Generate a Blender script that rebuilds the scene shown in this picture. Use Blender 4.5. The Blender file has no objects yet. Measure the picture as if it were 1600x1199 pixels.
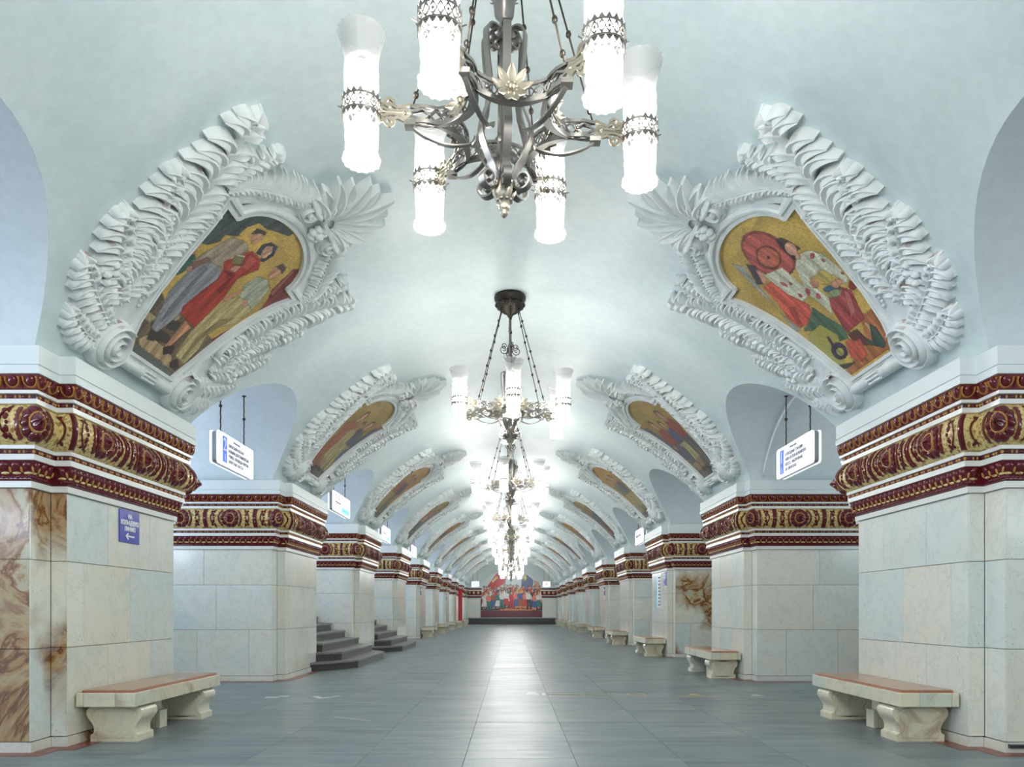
import bpy, bmesh, math, random
import numpy as np
from mathutils import Vector, noise
random.seed(7); np.random.seed(7)
SC = bpy.context.scene
COL = SC.collection
PI = math.pi

# ------------------------------------------------------------------ camera, world, exposure, large lights
cam = bpy.data.cameras.new('camera'); camo = bpy.data.objects.new('camera', cam); COL.objects.link(camo)
camo.location = (-.06, 0, 1.3); camo.rotation_euler = (PI/2, 0, 0)
cam.sensor_width = 36; cam.lens = 1210*36/1600
cam.shift_x = 1/1600; cam.shift_y = 354.5/1600
cam.clip_start = .05; cam.clip_end = 400
SC.camera = camo
SC.view_settings.view_transform = 'Standard'
SC.view_settings.look = 'None'
SC.view_settings.exposure = 1.82
SC.view_settings.gamma = 1
SC.view_settings.use_curve_mapping = False
W = bpy.data.worlds.new('world'); SC.world = W; W.use_nodes = True
bg = W.node_tree.nodes['Background']; bg.inputs[0].default_value = (.86, .95, 1, 1); bg.inputs[1].default_value = WORLD_S = .12
BULB_S = 24.0
GLASS_E = .10

def area(name, loc, rot, sx, sy, power, color):
    l = bpy.data.lights.new(name, 'AREA'); l.shape = 'RECTANGLE'; l.size = sx; l.size_y = sy; l.energy = power; l.color = color
    o = bpy.data.objects.new(name, l); COL.objects.link(o); o.location = loc; o.rotation_euler = rot
    return o
# platform halls left and right of the central hall: long rows of lamps under their vaults
area('platform_lamp_row', (-9.2, 36, 2.9), (0, -2.62, 0), .8, 84, 1500, (.68, .78, 1))
area('platform_lamp_row', (9.2, 36, 2.9), (0, 2.62, 0), .8, 84, 520, (.85, .93, 1))
# the chandeliers of the hall that hang behind the camera
for yy in (-2.2, -9.3):
    l = bpy.data.lights.new('hall_lamp', 'POINT'); l.energy = 150; l.shadow_soft_size = .8; l.color = (1, .98, .95)
    o = bpy.data.objects.new('hall_lamp', l); COL.objects.link(o); o.location = (-.07, yy, 4.5)

# ------------------------------------------------------------------ materials
def srgb(c):
    return tuple((v/12.92 if v <= .04045 else ((v+.055)/1.055)**2.4) for v in (x/255 for x in c))
def mat(name, color, rough=.5, metal=0, emit=None, es=0, spec=None):
    m = bpy.data.materials.new(name); m.use_nodes = True
    b = m.node_tree.nodes['Principled BSDF']
    b.inputs['Base Color'].default_value = (*color, 1); b.inputs['Roughness'].default_value = rough; b.inputs['Metallic'].default_value = metal
    if spec is not None: b.inputs['Specular IOR Level'].default_value = spec
    if emit: b.inputs['Emission Color'].default_value = (*emit, 1); b.inputs['Emission Strength'].default_value = es
    return m
class NT:
    def __init__(s, m): s.t = m.node_tree; s.b = s.t.nodes['Principled BSDF']
    def n(s, ty, **kw):
        o = s.t.nodes.new(ty)
        for k, v in kw.items(): setattr(o, k, v)
        return o
    def l(s, a, b): s.t.links.new(a, b)
    def noise(s, vec, scale, detail=4, rough=.55, dist=0):
        o = s.n('ShaderNodeTexNoise'); o.inputs['Scale'].default_value = scale; o.inputs['Detail'].default_value = detail
        o.inputs['Roughness'].default_value = rough; o.inputs['Distortion'].default_value = dist
        if vec: s.l(vec, o.inputs['Vector'])
        return o.outputs['Fac']
    def ramp(s, f, stops):
        o = s.n('ShaderNodeValToRGB'); e = o.color_ramp.elements
        while len(e) < len(stops): e.new(.5)
        for i, (p, c) in enumerate(stops): e[i].position = p; e[i].color = (*c, 1) if len(c) == 3 else c
        s.l(f, o.inputs['Fac']); return o.outputs['Color']
    def mix(s, f, a, b, bt='MIX'):
        o = s.n('ShaderNodeMix', data_type='RGBA', blend_type=bt)
        for i, v in ((0, f), (6, a), (7, b)):
            if isinstance(v, (int, float)): o.inputs[i].default_value = v
            elif isinstance(v, tuple): o.inputs[i].default_value = (*v, 1)
            else: s.l(v, o.inputs[i])
        return o.outputs[2]
    def pos(s, scale=(1, 1, 1), rnd=True):
        g = s.n('ShaderNodeNewGeometry'); v = g.outputs['Position']
        if rnd:
            oi = s.n('ShaderNodeObjectInfo'); mm = s.n('ShaderNodeMath', operation='MULTIPLY'); s.l(oi.outputs['Random'], mm.inputs[0]); mm.inputs[1].default_value = 37.0
            va = s.n('ShaderNodeVectorMath', operation='ADD'); s.l(v, va.inputs[0]); s.l(mm.outputs[0], va.inputs[1]); v = va.outputs[0]; s.rand = oi.outputs['Random']
        mp = s.n('ShaderNodeMapping'); mp.inputs['Scale'].default_value = scale; s.l(v, mp.inputs['Vector']); return mp.outputs[0]
    def col(s, c): s.l(c, s.b.inputs['Base Color'])
    def bump(s, f, st, d=.01):
        o = s.n('ShaderNodeBump'); o.inputs['Strength'].default_value = st; o.inputs['Distance'].default_value = d
        s.l(f, o.inputs['Height']); s.l(o.outputs[0], s.b.inputs['Normal'])

def m_plaster(name, c1, c2, rough=.55):
    m = mat(name, c1, rough); t = NT(m); v = t.pos(rnd=False)
    f = t.noise(v, .7, 5); c = t.ramp(f, [(.3, c2), (.62, c1)])
    f2 = t.noise(v, 9, 3); c = t.mix(.07, c, t.ramp(f2, [(.4, (.3, .33, .33)), (.6, (1, 1, 1))]), 'MULTIPLY')
    t.col(c); t.bump(t.noise(v, 2.2, 4), .05, .03); return m
VAULT = m_plaster('vault_plaster', (.70, .80, .795), (.60, .72, .725), .42)
BARREL = m_plaster('passage_plaster', (.70, .77, .79), (.64, .72, .74))
CORN = mat('cornice_white', (.74, .80, .79), .4)
WHITE = mat('glazed_white', (.78, .79, .75), .25)
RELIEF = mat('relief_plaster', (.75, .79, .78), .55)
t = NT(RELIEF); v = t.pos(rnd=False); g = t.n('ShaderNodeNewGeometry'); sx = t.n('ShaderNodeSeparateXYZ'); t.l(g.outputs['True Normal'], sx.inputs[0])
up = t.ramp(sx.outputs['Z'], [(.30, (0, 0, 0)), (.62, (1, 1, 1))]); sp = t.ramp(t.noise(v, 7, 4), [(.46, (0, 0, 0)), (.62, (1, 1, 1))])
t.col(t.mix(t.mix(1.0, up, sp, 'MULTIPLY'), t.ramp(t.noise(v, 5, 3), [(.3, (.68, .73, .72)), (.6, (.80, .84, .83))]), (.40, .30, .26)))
def m_marble(name, stain=0, warm=None):
    m = mat(name, (.7, .72, .66), .16); t = NT(m); v = t.pos()
    base = t.ramp(t.noise(v, .9, 5, .6, .6), [(.28, (.68, .73, .71)), (.45, (.79, .81, .76)), (.62, (.82, .80, .72)), (.78, (.73, .77, .75))])
    tint = t.ramp(t.rand, [(0, (.86, .93, .95)), (.5, (1, 1, .97)), (1, (.97, .94, .86))])
    base = t.mix(1.0, base, tint, 'MULTIPLY')
    vein = t.ramp(t.noise(v, 2.6, 7, .68, .9), [(.47, (1, 1, 1)), (.50, (.66, .70, .70)), (.53, (1, 1, 1))]); base = t.mix(.34, base, vein, 'MULTIPLY')
    vo = t.n('ShaderNodeTexVoronoi'); vo.inputs['Scale'].default_value = 24; t.l(v, vo.inputs['Vector'])
    msk = t.ramp(t.noise(v, 3.1, 3), [(.5, (0, 0, 0)), (.66, (1, 1, 1))]); dots = t.ramp(vo.outputs['Distance'], [(.10, (.35, .38, .38)), (.22, (1, 1, 1))])
    base = t.mix(msk, base, t.mix(.8, base, dots, 'MULTIPLY'))
    if stain:
        vs = t.pos(rnd=False); f = t.noise(vs, 1.15, 6, .6, 1.6)
        c = t.ramp(f, [(.34, (.50, .54, .46)), (.42, (.52, .46, .30)), (.455, (.38, .19, .07)), (.48, (.14, .05, .02)), (.51, (.42, .24, .10)), (.555, (.50, .38, .22)), (.60, (.32, .17, .09)), (.66, (.46, .32, .2)), (.76, (.54, .55, .47))])
        k = t.ramp(t.noise(vs, .8, 3), [(.46, (0, 0, 0)), (.58, (1, 1, 1))]) if stain == 1 else .9
        base = t.mix(k, base, c)
    if warm: base = t.mix(1.0, base, warm, 'MULTIPLY'); base = t.mix(t.ramp(t.noise(t.pos(), 2.4, 5, .6, .8), [(.56, (0, 0, 0)), (.68, (.7, .7, .7))]), base, (.42, .30, .20))
    t.col(base); return m
BENCHM = m_marble('speckled_bench_marble', 0, (.95, .90, .78))
MARBLE = m_marble('pale_marble'); MARBLE_S = m_marble('rust_stained_marble', 1); MARBLE_S2 = m_marble('brown_onyx_marble', 2)
GROUT = mat('rusty_joint', (.13, .07, .035), .8)
WINE = mat('wine_majolica', (.115, .010, .015), .14); WINE2 = mat('brown_red_majolica', (.15, .022, .018), .2)
CREAM = mat('cream_majolica', (.74, .58, .22), .22); GOLD = mat('gold_glaze', (.50, .24, .06), .25); DARKW = mat('dark_wine_glaze', (.06, .008, .01), .2)
t = NT(CREAM); v = t.pos(rnd=False); t.col(t.ramp(t.noise(v, 30, 2), [(.36, (.32, .16, .05)), (.5, (.72, .56, .22)), (.7, (.80, .66, .30))]))
METAL = mat('aged_nickel', (.25, .235, .215), .33, .9); METALD = mat('dark_bronze', (.06, .05, .04), .4, .85); METALG = mat('pale_brass', (.30, .27, .21), .35, .85)
BENCHTOP = mat('brown_seat_board', (.44, .25, .15), .22); BENCHRIM = mat('red_seat_edge', (.50, .16, .09), .35)
BLACKG = mat('black_granite', (.035, .035, .037), .3); 
STEPR = mat('shaded_step_riser', (.055, .052, .05), .35)  # riser shade put into the colour: the step granite, darker than the treads
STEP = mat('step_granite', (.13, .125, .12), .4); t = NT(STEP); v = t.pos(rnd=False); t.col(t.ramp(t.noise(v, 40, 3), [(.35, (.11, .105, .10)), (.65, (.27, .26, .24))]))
RED = mat('red_granite', (.22, .06, .04), .35); t = NT(RED); v = t.pos(rnd=False); t.col(t.ramp(t.noise(v, 14, 5), [(.35, (.13, .035, .028)), (.6, (.30, .10, .07))]))
FLOOR = mat('grey_granite', (.3, .32, .32), .3)
t = NT(FLOOR); v = t.pos((.7, 1.9, 1)); v2 = t.pos((1, 1, 1), False)
c = t.ramp(t.noise(v, 1.1, 7, .62, .5), [(.3, (.17, .205, .215)), (.5, (.235, .275, .28)), (.68, (.30, .335, .335))])
c = t.mix(.5, c, t.ramp(t.noise(v2, 90, 2), [(.3, (.6, .6, .6)), (.7, (1.15, 1.15, 1.15))]), 'MULTIPLY')
c = t.mix(.6, c, t.ramp(t.rand, [(0, (.84, .85, .86)), (1, (1.06, 1.06, 1.04))]), 'MULTIPLY'); t.col(c)
rr = t.n('ShaderNodeMapRange'); t.l(t.noise(t.pos((.35, 4, 1), False), 2.2, 6, .65), rr.inputs[0]); rr.inputs[1].default_value = .3; rr.inputs[2].default_value = .7; rr.inputs[3].default_value = .30; rr.inputs[4].default_value = .50
t.l(rr.outputs[0], t.b.inputs['Roughness']); t.bump(t.noise(t.pos((.6, 2.4, 1), False), 5, 3), .03, .01); t.b.inputs['Specular IOR Level'].default_value = .32
FLOORL = FLOOR.copy(); FLOORL.name = 'light_grey_granite'; FLOORL.node_tree.nodes['Principled BSDF'].inputs['Specular IOR Level'].default_value = .24
for nd in FLOORL.node_tree.nodes:
    if nd.type == 'VALTORGB' and abs(nd.color_ramp.elements[0].color[0]-.17) < .01:
        for e in nd.color_ramp.elements: e.color = tuple(min(1, k*1.22) for k in e.color[:3]) + (1,)
SIGNW = mat('backlit_white', (.8, .82, .85), .3, emit=(.93, .96, 1), es=.22); SIGNB = mat('backlit_blue', (.02, .08, .6), .3, emit=(.03, .12, .85), es=.25)
SIGNR = mat('backlit_red', (.8, .1, .1), .3, emit=(.95, .25, .22), es=.25); SIGNC = mat('backlit_cyan', (.05, .6, .8), .3, emit=(.08, .62, .85), es=.25); SIGNT = mat('sign_grey_text', (.12, .13, .2), .4)
GREYM = mat('grey_metal', (.42, .45, .47), .35, .6); BLUE = mat('blue_enamel', (.035, .05, .42), .25); WPAINT = mat('white_paint', (.85, .86, .86), .4)
REDP = mat('red_enamel', (.55, .02, .02), .35); YPAINT = mat('yellow_tape', (.62, .48, .2), .5); FLOORW = mat('worn_white_tape', (.62, .64, .64), .5)
def m_glass(name, tr, em, al):
    m = bpy.data.materials.new(name); m.use_nodes = True; nt = m.node_tree; b = nt.nodes['Principled BSDF']
    b.inputs['Base Color'].default_value = (al, al, al*.98, 1); b.inputs['Roughness'].default_value = .25
    b.inputs['Emission Color'].default_value = (1, .985, .95, 1); b.inputs['Emission Strength'].default_value = em
    tn = nt.nodes.new('ShaderNodeBsdfTransparent'); mx = nt.nodes.new('ShaderNodeMixShader'); mx.inputs[0].default_value = 1-tr
    nt.links.new(tn.outputs[0], mx.inputs[1]); nt.links.new(b.outputs[0], mx.inputs[2]); nt.links.new(mx.outputs[0], nt.nodes['Material Output'].inputs[0])
    m.cycles.emission_sampling = 'NONE'; return m
GLASS = m_glass('frosted_glass', .60, GLASS_E, .12); FLARE = m_glass('clear_fluted_glass', .66, .0, .42)
BULB = mat('lit_tube', (1, 1, 1), .5, emit=(1, .985, .955), es=BULB_S)
def m_vcol(name, rough, gold=0):
    m = mat(name, (.5, .4, .2), rough); t = NT(m); a = t.n('ShaderNodeVertexColor', layer_name='paint')
    v = t.pos((1, 1, 1), False); vo = t.n('ShaderNodeTexVoronoi'); vo.inputs['Scale'].default_value = 46; t.l(v, vo.inputs['Vector'])
    t.col(t.mix(.35, a.outputs['Color'], t.ramp(vo.outputs['Color'], [(.1, (.5, .5, .5)), (.9, (1.25, 1.25, 1.25))]), 'MULTIPLY')); return m
MOSAIC = m_vcol('painted_mosaic', .3)

# ------------------------------------------------------------------ mesh helpers
class M:
    def __init__(s): s.V = []; s.F = []; s.I = []
    def add(s, vs, fs, mi=0):
        o = len(s.V); s.V += [tuple(v) for v in vs]; s.F += [tuple(i+o for i in f) for f in fs]; s.I += [mi]*len(fs)
    def grid(s, rows, mi=0, closed=False):
        n = len(rows[0]); f = []
        for i in range(len(rows)-1):
            for j in range(n if closed else n-1):
                k = (j+1) % n; f.append((i*n+j, i*n+k, (i+1)*n+k, (i+1)*n+j))
        s.add([p for r in rows for p in r], f, mi)
    def box(s, x0, y0, z0, x1, y1, z1, mi=0):
        s.add([(x0,y0,z0),(x1,y0,z0),(x1,y1,z0),(x0,y1,z0),(x0,y0,z1),(x1,y0,z1),(x1,y1,z1),(x0,y1,z1)],
              [(0,3,2,1),(4,5,6,7),(0,1,5,4),(1,2,6,5),(2,3,7,6),(3,0,4,7)], mi)
    def lathe(s, prof, n=12, c=(0, 0), mi=0, mod=None):
        s.grid([[(c[0]+r*(mod(a, i) if mod else 1)*math.cos(a), c[1]+r*(mod(a, i) if mod else 1)*math.sin(a), z) for a in (2*PI*k/n for k in range(n))] for i, (r, z) in enumerate(prof)], mi, True)
    def tube(s, pts, r, n=5, mi=0, caps=True):
        pts = [Vector(p) for p in pts]; rows = []
        rr = r if isinstance(r, (list, tuple)) else [r]*len(pts)
        ref = None
        for i, p in enumerate(pts):
            d = (pts[min(i+1, len(pts)-1)]-pts[max(i-1, 0)]).normalized()
            if ref is None: ref = d.orthogonal().normalized()
            ref = (ref-d*ref.dot(d)); ref = ref.normalized() if ref.length > 1e-6 else d.orthogonal().normalized(); b = d.cross(ref)
            rows.append([p+(ref*math.cos(a)+b*math.sin(a))*rr[i] for a in (2*PI*k/n for k in range(n))])
        o = len(s.V); s.grid(rows, mi, True)
        if caps: s.F += [tuple(o+k for k in range(n))[::-1], tuple(o+(len(pts)-1)*n+k for k in range(n))]; s.I += [mi, mi]
    def ribbon(s, pts, wv, th, mi=0):
        pts = [Vector(p) for p in pts]; rows = []
        for i, p in enumerate(pts):
            d = (pts[min(i+1, len(pts)-1)]-pts[max(i-1, 0)]).normalized()
            w = Vector(wv(i) if callable(wv) else wv); nn = d.cross(w).normalized()*th/2
            rows.append([p-w-nn, p+w-nn, p+w+nn, p-w+nn])
        s.grid(rows, mi, True); o = len(s.V)-len(rows)*4
        s.F += [(o, o+1, o+2, o+3), (o+len(rows)*4-4, o+len(rows)*4-1, o+len(rows)*4-2, o+len(rows)*4-3)]; s.I += [mi, mi]
    def ball(s, c, r, n=8, m=5, mi=0, sc=(1, 1, 1)):
        rows = [[(c[0]+sc[0]*r*math.sin(b)*math.cos(a), c[1]+sc[1]*r*math.sin(b)*math.sin(a), c[2]+sc[2]*r*math.cos(b)) for a in (2*PI*k/n for k in range(n))] for b in (PI*(.04+.92*j/m) for j in range(m+1))]
        s.grid(rows, mi, True)
    def mesh(s, name, mats, smooth=None):
        me = bpy.data.meshes.new(name); me.from_pydata(s.V, [], s.F)
        for m in (mats if isinstance(mats, (list, tuple)) else [mats]): me.materials.append(m)
        if len(me.materials) > 1: me.polygons.foreach_set('material_index', s.I)
        if smooth is not None:
            me.polygons.foreach_set('use_smooth', [True]*len(s.F))
            if smooth < 3: me.set_sharp_from_angle(angle=smooth)
        me.update(); return me
def ob(name, me, parent=None, loc=None):
    o = bpy.data.objects.new(name, me); COL.objects.link(o)
    if parent: o.parent = parent
    if loc: o.location = loc
    return o
def thing(name, label, cat, loc, group=None, me=None, rz=0):
    o = bpy.data.objects.new(name, me); COL.objects.link(o); o.location = loc; o.rotation_euler.z = rz
    o['label'] = label; o['category'] = cat
    if group: o['group'] = group
    return o
def struct(name, me, loc=None):
    o = ob(name, me, None, loc); o['kind'] = 'structure'; return o
CACHE = {}
def cached(key, fn):
    if key not in CACHE: CACHE[key] = fn()
    return CACHE[key]
def text_mesh(body, size, mats, align='CENTER', bold=0):
    cu = bpy.data.curves.new('lettering', 'FONT'); cu.body = body; cu.size = size; cu.align_x = align; cu.align_y = 'CENTER'; cu.extrude = .002; cu.offset = bold; cu.resolution_u = 2
    o = bpy.data.objects.new('tmp', cu); COL.objects.link(o); dg = bpy.context.evaluated_depsgraph_get(); dg.update()
    me = bpy.data.meshes.new_from_object(o.evaluated_get(dg)); bpy.data.objects.remove(o); bpy.data.curves.remove(cu)
    me.materials.clear(); me.materials.append(mats); return me
UNIT = M(); UNIT.box(-.5, -.5, -.5, .5, .5, .5)
def unit(m): return cached(('unit', m.name), lambda: UNIT.mesh('block', m))
def blk(name, m, parent, x0, y0, z0, x1, y1, z1):
    o = ob(name, unit(m), parent); o.location = ((x0+x1)/2, (y0+y1)/2, (z0+z1)/2); o.scale = (abs(x1-x0), abs(y1-y0), abs(z1-z0)); return o

# ------------------------------------------------------------------ hall layout
P = 7.13; YC1 = 8.55; CX = -.06
YM1 = 8.77                 # medallion centre of the first pylon
YB1 = 5.2                  # centre of the first passage vault
A_, Z0_, PP_, CROWN = 4.976, 1.784, 1.885, 6.23
RL, ZL, HL = 2.137, 2.901, 1.913
def prof(z): return A_*max(0, 1-abs((z-Z0_)/(CROWN-Z0_))**PP_)**(1/PP_)
_z = np.linspace(3.45, CROWN, 4000); _x = A_*np.maximum(0, 1-np.abs((_z-Z0_)/(CROWN-Z0_))**PP_)**(1/PP_)
_s = np.r_[0, np.cumsum(np.hypot(np.diff(_x), np.diff(_z)))]; _s -= np.interp(3.65, _z, _s)
_nx = -np.gradient(_z); _nz = np.gradient(_x); _n = np.hypot(_nx, _nz); _nx /= _n; _nz /= _n
def surf(side, u, v, h):
    """point of the vault at arc length v above the cornice, u along the hall, h off the plaster"""
    x = np.interp(v, _s, _x)+np.interp(v, _s, _nx)*h; z = np.interp(v, _s, _z)+np.interp(v, _s, _nz)*h
    return (side*float(x), float(u), float(z))
def hw(z):
    q = (z-ZL)/HL
    return RL*math.sqrt(max(0, 1-q*q))

# ------------------------------------------------------------------ vault and passages
ZCR = ZL+HL
NB = 11
def vault_mesh(side, k0, k1):
    m = M(); zs = [3.657]+[ZL+HL*math.sin(a) for a in np.linspace(math.asin((3.70-ZL)/HL), PI/2, 22)]
    zt = [ZCR+(CROWN-ZCR)*(1-(1-q)**2) for q in np.linspace(0, 1, 34)[1:]]
    for k in range(k0, k1):
        yc = YB1+P*(k-.5); rows = []
        for z in zs+zt:
            h = P/2-(hw(z) if z < ZCR else 0); rows.append([(CX+side*prof(z), yc+t*h, z) for t in np.linspace(-1, 1, 13)])
        m.grid(rows)
    return m
for side, nm in ((-1, 'left'), (1, 'right')):
    o = struct('ceiling_vault_'+nm, vault_mesh(side, 0, NB).mesh('vault_'+nm, VAULT, 4)); 
    # passage barrel vaults, with a shallow raised edge along the arris
    m = M()
    for k in range(0, NB):
        yb = YB1+P*(k); rows = []
        for a in np.linspace(math.asin((3.657-ZL)/HL), PI-math.asin((3.657-ZL)/HL), 29):
            y = -math.cos(a)*RL; z = ZL+HL*math.sin(a)
            rows.append([(CX+side*(prof(z)+d), yb+y, z) for d in (0, .5, 1.4, 2.4, 3.4)])
        m.grid(rows)
    struct('ceiling_passage_'+nm, m.mesh('passage_'+nm, BARREL, 4))

# ------------------------------------------------------------------ floor
FX = [-4.52, -3.4, -2.36, -1.36, -.47, .495, 1.42, 2.4, 3.42, 4.52]
fl = bpy.data.objects.new('floor', None); COL.objects.link(fl); fl['kind'] = 'structure'
m = M(); m.box(-12, -2, -.3, 12, 75, -.012); ob('subfloor', m.mesh('subfloor', mat('dark_mortar', (.07, .075, .075), .7)), fl)
TY0, TN, TL = 5.7, 30, 1.09
for i in range(len(FX)-1):
    for j in range(TN):
        blk('floor_tile', FLOORL if i == 4 else FLOOR, fl, FX[i]+.002, TY0+j*TL+.002, -.03, FX[i+1]-.002, TY0+(j+1)*TL-.002, random.uniform(-.0008, .0008))
ye = TY0+TN*TL
for i in range(len(FX)-1): blk('floor_strip', FLOORL if i == 4 else FLOOR, fl, FX[i]+.002, ye+.002, -.03, FX[i+1]-.002, 73.95, 0)
blk('floor_strip', FLOOR, fl, FX[0], -2, -.03, FX[-1], TY0-.002, 0)
for s in (-1, 1): blk('passage_floor', FLOOR, fl, s*4.524, -2, -.03, s*12, 75, -.0005)

# ------------------------------------------------------------------ pylons
QF, QH, YF, YB = 4.45, 4.30, 1.485, 1.17        # front-block corner, hall face, half depths
QO = 7.6
OUT = [(QO, -YF), (QF, -YF), (QF, -YB), (QH, -YB), (QH, YB), (QF, YB), (QF, YF), (QO, YF)]
def mitre(poly):
    ns = []
    for a, b in zip(poly, poly[1:]):
        d = Vector((b[0]-a[0], b[1]-a[1])).normalized(); ns.append(Vector((-d.y, d.x)))
    out = [ns[0]]
    for a, b in zip(ns, ns[1:]): out.append((a+b)/(1+a.dot(b)))
    return out+[ns[-1]], ns
MIT, NRM = mitre(OUT)
SEG = [math.dist(a, b) for a, b in zip(OUT, OUT[1:])]
CUM = [0]
for q in SEG: CUM.append(CUM[-1]+q)
def path(ref, t, p):
    """plan point on the outline offset p outwards: ref = ('f', i, s): s from the middle of straight piece i; ('c', i): folding round corner i"""
    if ref[0] == 'f':
        i = ref[1]; a, b = Vector(OUT[i]), Vector(OUT[i+1]); return (a+b)/2+(b-a).normalized()*(ref[2]+t)+NRM[i]*p
    i = ref[1]; c = Vector(OUT[i])+MIT[i]*p
    d = (Vector(OUT[i+1])-Vector(OUT[i])).normalized() if t >= 0 else (Vector(OUT[i])-Vector(OUT[i-1])).normalized()
    return c+d*t
def LP(side, q, y, z): return (side*(q-QH), y, z)
def sweep(m, side, pr, mi=0):
    m.grid([[LP(side, OUT[i][0]+MIT[i].x*p, OUT[i][1]+MIT[i].y*p, z) for i in range(len(OUT))] for p, z in pr], mi)
T0, T1 = 2.792, 3.145
def ptor(z):
    t = min(1, max(0, (z-T0)/(T1-T0))); return .098+.022*t+.10*math.sin(PI*t)**.75
def pegg(z): return .15+.04*(z-3.267)/.133
BANDS = [('white_band', WHITE, [[(-.02, 2.415), (.03, 2.418), (.033, 2.474), (.018, 2.48)], [(.08, 2.655), (.095, 2.657), (.097, 2.708), (.08, 2.713)],
                                [(.083, 2.752), (.105, 2.754), (.108, 2.788), (.09, 2.793)], [(.118, 3.143), (.15, 3.147), (.152, 3.19), (.138, 3.195)], [(.138, 3.232), (.168, 3.235), (.171, 3.263), (.15, 3.268)]]),
         ('frieze', CREAM, [[(ptor(z), z) for z in np.linspace(T0, T1, 15)]]),
         ('leaf_band', WINE, [[(.018, 2.48), (.036, 2.49), (.036, 2.53), (.04, 2.537), (.052, 2.575), (.072, 2.625), (.08, 2.655)]]),
         ('egg_band', WINE2, [[(.15, 3.267), (pegg(3.3), 3.3), (pegg(3.36), 3.36), (.19, 3.40)]]),
         ('bead_groove', DARKW, [[(.083, 2.712), (.083, 2.752)], [(.138, 3.194), (.138, 3.232)]]),
         ('cornice', CORN, [[(.186, 3.398), (.205, 3.402), (.207, 3.466), (.186, 3.471), (.186, 3.484), (.2, 3.486), (.202, 3.648), (.195, 3.655), (-.6, 3.655)]])]
def m_band(side, prs, me):
    m = M()
    for pr in prs: sweep(m, side, pr)
    return m
def bump_rows(m, side, S, z, w, h, dp, base, mi=0, nr=4, nz=4, ptop=False):
    """half ellipsoid on the outline at arc length S, height z, half width w, half height h, relief dp; base(z) is the band's own offset"""
    rows = []
    for j in range(nz+1):
        b = -PI/2+PI*j/nz; r = []
        for i in range(nr+1):
            a = -PI/2+PI*i/nr; dx = w*math.cos(b)*math.sin(a); zz = z+h*math.sin(b); pp = base(zz)+dp*math.cos(b)*math.cos(a)
            q = path(S, dx, pp); r.append(LP(side, q.x, q.y, zz))
        rows.append(r)
    m.grid(rows, mi)
def sh(S, t): return ('f', S[1], S[2]+t)
def along(step, p0):
    """positions of a repeat, spread evenly over each straight piece of the outline offset by p0"""
    out = []
    for i in range(7):
        a = Vector(OUT[i])+MIT[i]*p0; b = Vector(OUT[i+1])+MIT[i+1]*p0; L = (b-a).length
        m0 = (a+b)/2; o = (Vector(OUT[i])+Vector(OUT[i+1]))/2; d = (b-a).normalized(); c0 = (m0-o).dot(d)
        n = max(1, round(L/step)); w = L/n
        out += [('f', i, c0-L/2+w*(k+.5)) for k in range(n)]
    return out
EGGS = along(.158, .19)
def egg(m, side, S):
    bump_rows(m, side, S, 3.342, .044, .055, .034, pegg, 0, 5, 5)
    rows = []                                                     # the shell round the egg, and the dart beside it
    for j in range(9):
        a = PI*(-.12+1.24*j/8); r = []
        for rr, hh in ((.056, 0), (.060, .020), (.064, .020), (.068, 0)):
            zz = 3.352-rr*math.sin(a)*1.05; zz = max(3.27, min(3.398, zz)); q = path(S, rr*math.cos(a), pegg(zz)+hh); r.append(LP(side, q.x, q.y, zz))
        rows.append(r)
    m.grid(rows, 1); bump_rows(m, side, sh(S, .079), 3.325, .010, .05, .02, pegg, 0, 2, 4)
def beads(side):
    m = M()
    for z, base in ((2.732, lambda z: .083), (3.213, lambda z: .138), (2.51, lambda z: .034)):
        for k, S in enumerate(along(.042, .1)):
            if k % 3 == 0: bump_rows(m, side, S, z, .026, .016, .018, base, 0, 3, 3)
            else: bump_rows(m, side, S, z, .011, .017, .018, base, 1 if z > 2.6 else 0, 2, 3)
    return m
def leaves(side):
    m = M(); base = lambda z: np.interp(z, [2.53, 2.575, 2.625, 2.655], [.04, .052, .072, .08])
    for S in along(.105, .06):
        bump_rows(m, side, S, 2.605, .040, .045, .022, base, 0, 4, 4)
        bump_rows(m, side, sh(S, .05), 2.575, .012, .03, .016, base, 2, 2, 3)
        bump_rows(m, side, S, 2.545, .042, .013, .014, base, 1, 3, 3)
    return m
ZT = (T0+T1)/2+.002
def orn(side, S, t, z, n):
    z = max(T0+.004, min(T1-.004, z)); q = path(S, t, ptor(z)+n); return LP(side, q.x, q.y, z)
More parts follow.
